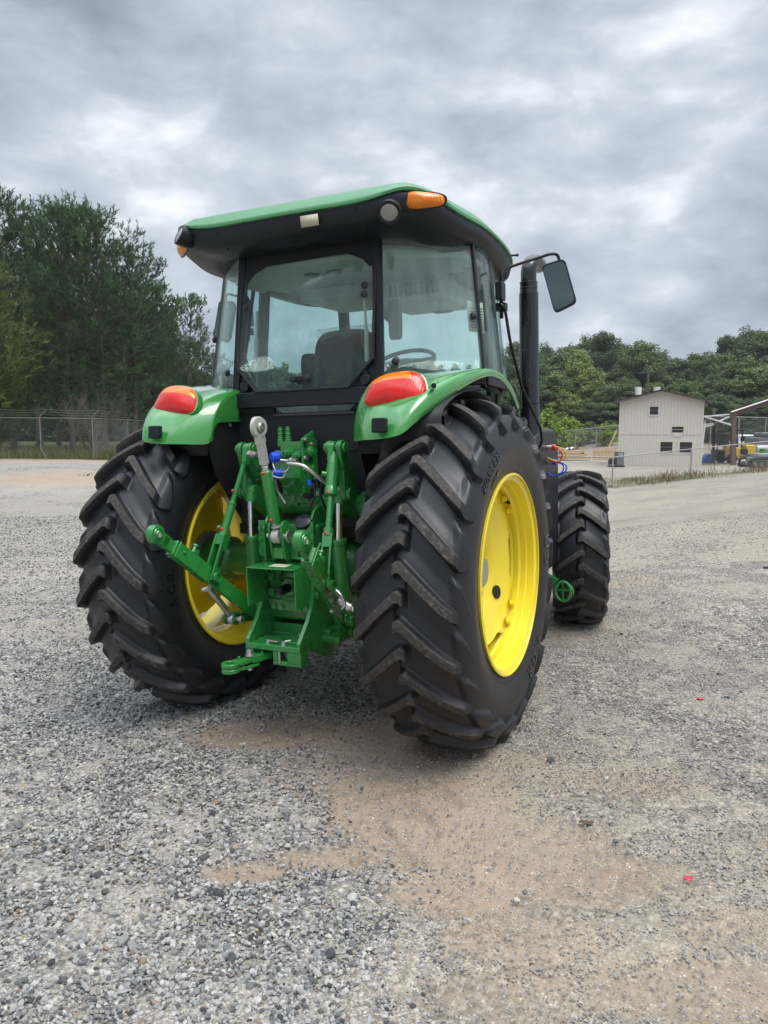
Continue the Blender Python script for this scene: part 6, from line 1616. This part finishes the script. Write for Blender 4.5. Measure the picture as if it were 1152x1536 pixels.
for (a0, b0) in ((-.75, -.45), (-.05, -.45), (-.05, .45)): obox(mb, a0-.05, a0+.05, b0-.05, b0+.05, 1.3, 2.75)
obox(mb, -.85, .1, -.55, .55, 2.70, 2.82); obox(mb, -.65, -.25, -.3, .3, 1.3, 1.8); mb.build('cab', M['black'], yl, bevel=.03)
mb = MB(); wheel_(mb, k(-.9, -.6, .42), .42, .35); wheel_(mb, k(.75, -.6, .42), .45, .35); wheel_(mb, k(.1, -.6, 1.0), .28, .3); mb.build('wheel', M['black'], yl)
obox(obox(MB(), .95, 1.5, -.6, .6, .2, .9), -.2, .9, -.62, -.5, .55, .68).build('loader_arm', M['mgrey'], yl, bevel=.03)
MB().ball(k(.45, -.65, .75), .09).build('lamp', M['lens_clear'], yl)
ot = empty('black_loader', (0, 0, 0), 'dark loader with orange seats parked between the lean-to and the brown post', 'loader')
g = ground_at(1084, 66)
mb = MB(); obox(mb, -.9, .6, -.5, .5, .5, 1.1)
for a0 in (-.75, .55): obox(mb, a0-.06, a0+.06, -.5, -.4, 1.0, 2.7)
obox(mb, -.85, .65, -.5, .5, 2.55, 2.7); obox(mb, -.5, .4, -.2, .3, 1.4, 2.4); mb.build('body', M['mgrey'], ot, bevel=.05)
mb = MB(); wheel_(mb, k(-.45, -.6, .5), .5, .35); wheel_(mb, k(.5, -.6, .45), .45, .35); mb.build('wheel', M['black'], ot)
obox(obox(MB(), -.3, .05, -.56, -.50, 1.0, 1.45), .35, .6, -.56, -.5, .8, 1.4).build('seat', M['lens_amber'] if 0 else paint('faded orange', (.55, .25, .13), .7, 0, .2, 0), ot, bevel=.03)
bt = MB(); g = ground_at(1064, 65); obox(bt, -.75, .35, -.4, .4, .0, .45); wheel_(bt, k(-.2, 0, .5), .3, .8); bt = bt.build('blue_sweeper', M['mblue'], bevel=.04); tag(bt, 'low blue sweeper attachment lying left of the dark loader', 'attachment')
tr = empty('tracked_chassis', (0, 0, 0), 'grey tracked undercarriage parked at the right edge behind the low fence', 'tracks'); g = ground_at(1138, 58)
for e, b0 in ((0, -1.0), (1, .8)):
    loop = [k(-1.1, b0, .35), k(-.9, b0, .08), k(1.6, b0, .08), k(1.9, b0, .35), k(1.6, b0, .68), k(-.8, b0, .68)]
    MB().tube(spline(loop, 6, True)+[loop[0]], .11, 8, caps=False).build('track', M['black'], tr)
    mb = MB()
    for q in range(6): wheel_(mb, k(-.8+.48*q, b0, .26), .17, .22)
    mb.build('roller', M['mgrey'], tr)
obox(obox(MB(), -.7, 1.6, -.7, .6, .45, .75), -.5, 1.8, -.9, .5, .8, 1.05).build('frame', M['galv'], tr, bevel=.04)
wt = empty('white_truck', (0, 0, 0), 'white pickup seen head-on beyond the yellow loader', 'truck'); g = ground_at(1124, 79)
obox(obox(MB(), -.95, .95, 0, 4, .55, 1.25), -.8, .8, .8, 2.6, 1.25, 1.95).build('body', M['white'], wt, bevel=.12); obox(MB(), -.68, .68, .74, .8, 1.32, 1.8).build('windscreen', M['black_gloss'], wt)
obox(MB(), -.6, .6, -.02, .02, .75, 1.1).build('grille', M['black'], wt); mb = MB(); wheel_(mb, k(-.7, .7, .36), .36, .3); wheel_(mb, k(.7, .7, .36), .36, .3); mb.build('wheel', M['black'], wt)
tk2 = MB(); g = ground_at(1135, 70); tk2.tube([k(-.2, 0, 1.0), k(1.1, 0, 1.0)], .42, 20); obox(tk2, -.1, 1.0, -.3, .3, .0, .6); tk2 = tk2.build('grey_tank', M['galv']); tag(tk2, 'grey cylindrical tank on a stand right of the yellow loader', 'tank')
gb = MB(); g = ground_at(1143, 63); gb.tube([k(0, 0, .7), k(0, 0, 1.25)], [.32, .25], 14).tube([k(0, 0, 1.2), k(0, 0, 1.3)], [.2, .05], 12); obox(gb, -.3, .3, -.3, .3, 0, .7); gb = gb.build('green_drum', M['green_cast']); tag(gb, 'green drum beside the grey tank near the right edge', 'drum')
dt = MB(); g = ground_at(1150, 76); obox(dt, -1.0, 1.5, 0, 3, .5, 1.9); obox(dt, -.6, 1.5, 0, 2, 1.9, 2.4); dt = dt.build('dark_truck', M['mgrey'], bevel=.15); tag(dt, 'dark truck body at the right edge beyond the tank', 'truck')

# ---- damp air over the yard
hz = MB(); cx_, cy_ = xy(0, 75); hz.box((cx_-170, cy_-170, -4.0), (cx_+170, cy_+170, 34)); hz = hz.build('haze', D.materials.new('haze air')); tag(hz, kind='stuff')
hm = hz.data.materials[0]; hm.use_nodes = True; hnt = hm.node_tree; hnt.nodes.clear(); ho = hnt.nodes.new('ShaderNodeOutputMaterial'); pv = hnt.nodes.new('ShaderNodeVolumePrincipled')
pv.inputs['Color'].default_value = (.93, .96, 1, 1); pv.inputs['Density'].default_value = .00028; pv.inputs['Anisotropy'].default_value = .2; hnt.links.new(pv.outputs[0], ho.inputs['Volume'])
# ================================================================== LIGHT, SKY, CAMERA
world = D.worlds.new('World'); scene.world = world; world.use_nodes = True; nt = world.node_tree; nt.nodes.clear()
wo = nt.nodes.new('ShaderNodeOutputWorld'); bg = nt.nodes.new('ShaderNodeBackground')
tc = N(nt, 'TexCoord'); sx = N(nt, 'SeparateXYZ'); nt.links.new(tc.outputs['Generated'], sx.inputs[0])
mp = N(nt, 'Mapping'); mp.inputs['Rotation'].default_value = (0, 0, -YAW); mp.inputs['Location'].default_value = (SKYX, SKYY, 0); mp.inputs['Scale'].default_value = (1.0, 1.0, 2.1); nt.links.new(tc.outputs['Generated'], mp.inputs[0])
n1 = N(nt, 'TexNoise', Scale=2.3, Detail=8.0, Roughness=.50, Distortion=.15); nt.links.new(mp.outputs[0], n1.inputs['Vector'])
n2 = N(nt, 'TexNoise', Scale=7.5, Detail=8.0, Roughness=.55, Distortion=.2); nt.links.new(mp.outputs[0], n2.inputs['Vector'])
f = math_(nt, 'ADD', math_(nt, 'MULTIPLY', n1.outputs[0], .64), math_(nt, 'MULTIPLY', n2.outputs[0], .36))
cl = ramp(nt, f, [(.34, (.20, .23, .285)), (.42, (.295, .335, .40)), (.485, (.385, .43, .50)), (.545, (.49, .54, .60)), (.62, (.74, .78, .83))])
# thick overcast is several times brighter toward the zenith than low down
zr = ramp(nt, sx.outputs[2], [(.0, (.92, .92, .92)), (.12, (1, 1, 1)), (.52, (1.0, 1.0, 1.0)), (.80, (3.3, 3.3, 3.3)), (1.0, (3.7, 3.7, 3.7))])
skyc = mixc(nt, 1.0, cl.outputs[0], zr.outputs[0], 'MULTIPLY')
ns_ = nt.nodes.new('ShaderNodeTexSky'); ns_.sky_type = 'NISHITA'; ns_.sun_disc = False; ns_.sun_elevation = math.radians(58); ns_.sun_rotation = math.radians(160)
nk = mixc(nt, 1.0, ns_.outputs[0], (.03, .03, .03), 'MULTIPLY')
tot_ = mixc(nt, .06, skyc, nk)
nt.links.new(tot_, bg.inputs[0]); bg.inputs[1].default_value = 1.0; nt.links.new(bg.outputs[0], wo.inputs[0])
sun = D.lights.new('sun', 'SUN'); sun.energy = 1.9; sun.angle = math.radians(35); sun.color = (1, .95, .87)
so = D.objects.new('sun', sun); COL.objects.link(so)
sd_ = (HR*.45 - HF*.38 + Vector((0, 0, 1.4))).normalized()
so.rotation_euler = sd_.to_track_quat('Z', 'Y').to_euler()

cam = D.cameras.new('camera'); co_ = D.objects.new('camera', cam); COL.objects.link(co_)
cam.sensor_fit = 'VERTICAL'; cam.sensor_height = 36; cam.lens = F_PX/1536*36; cam.clip_start = .05; cam.clip_end = 3000
mw = Matrix((rw, uw, -ww)).transposed().to_4x4(); mw.translation = CW; co_.matrix_world = mw
scene.camera = co_
scene.view_settings.view_transform = 'Standard'; scene.view_settings.look = 'None'; scene.view_settings.exposure = 0.46; scene.view_settings.gamma = 1
scene.cycles.max_bounces = 8; scene.cycles.transparent_max_bounces = 24; scene.cycles.use_denoising = True
scene.cycles.use_adaptive_sampling = True; scene.cycles.sample_clamp_indirect = 6
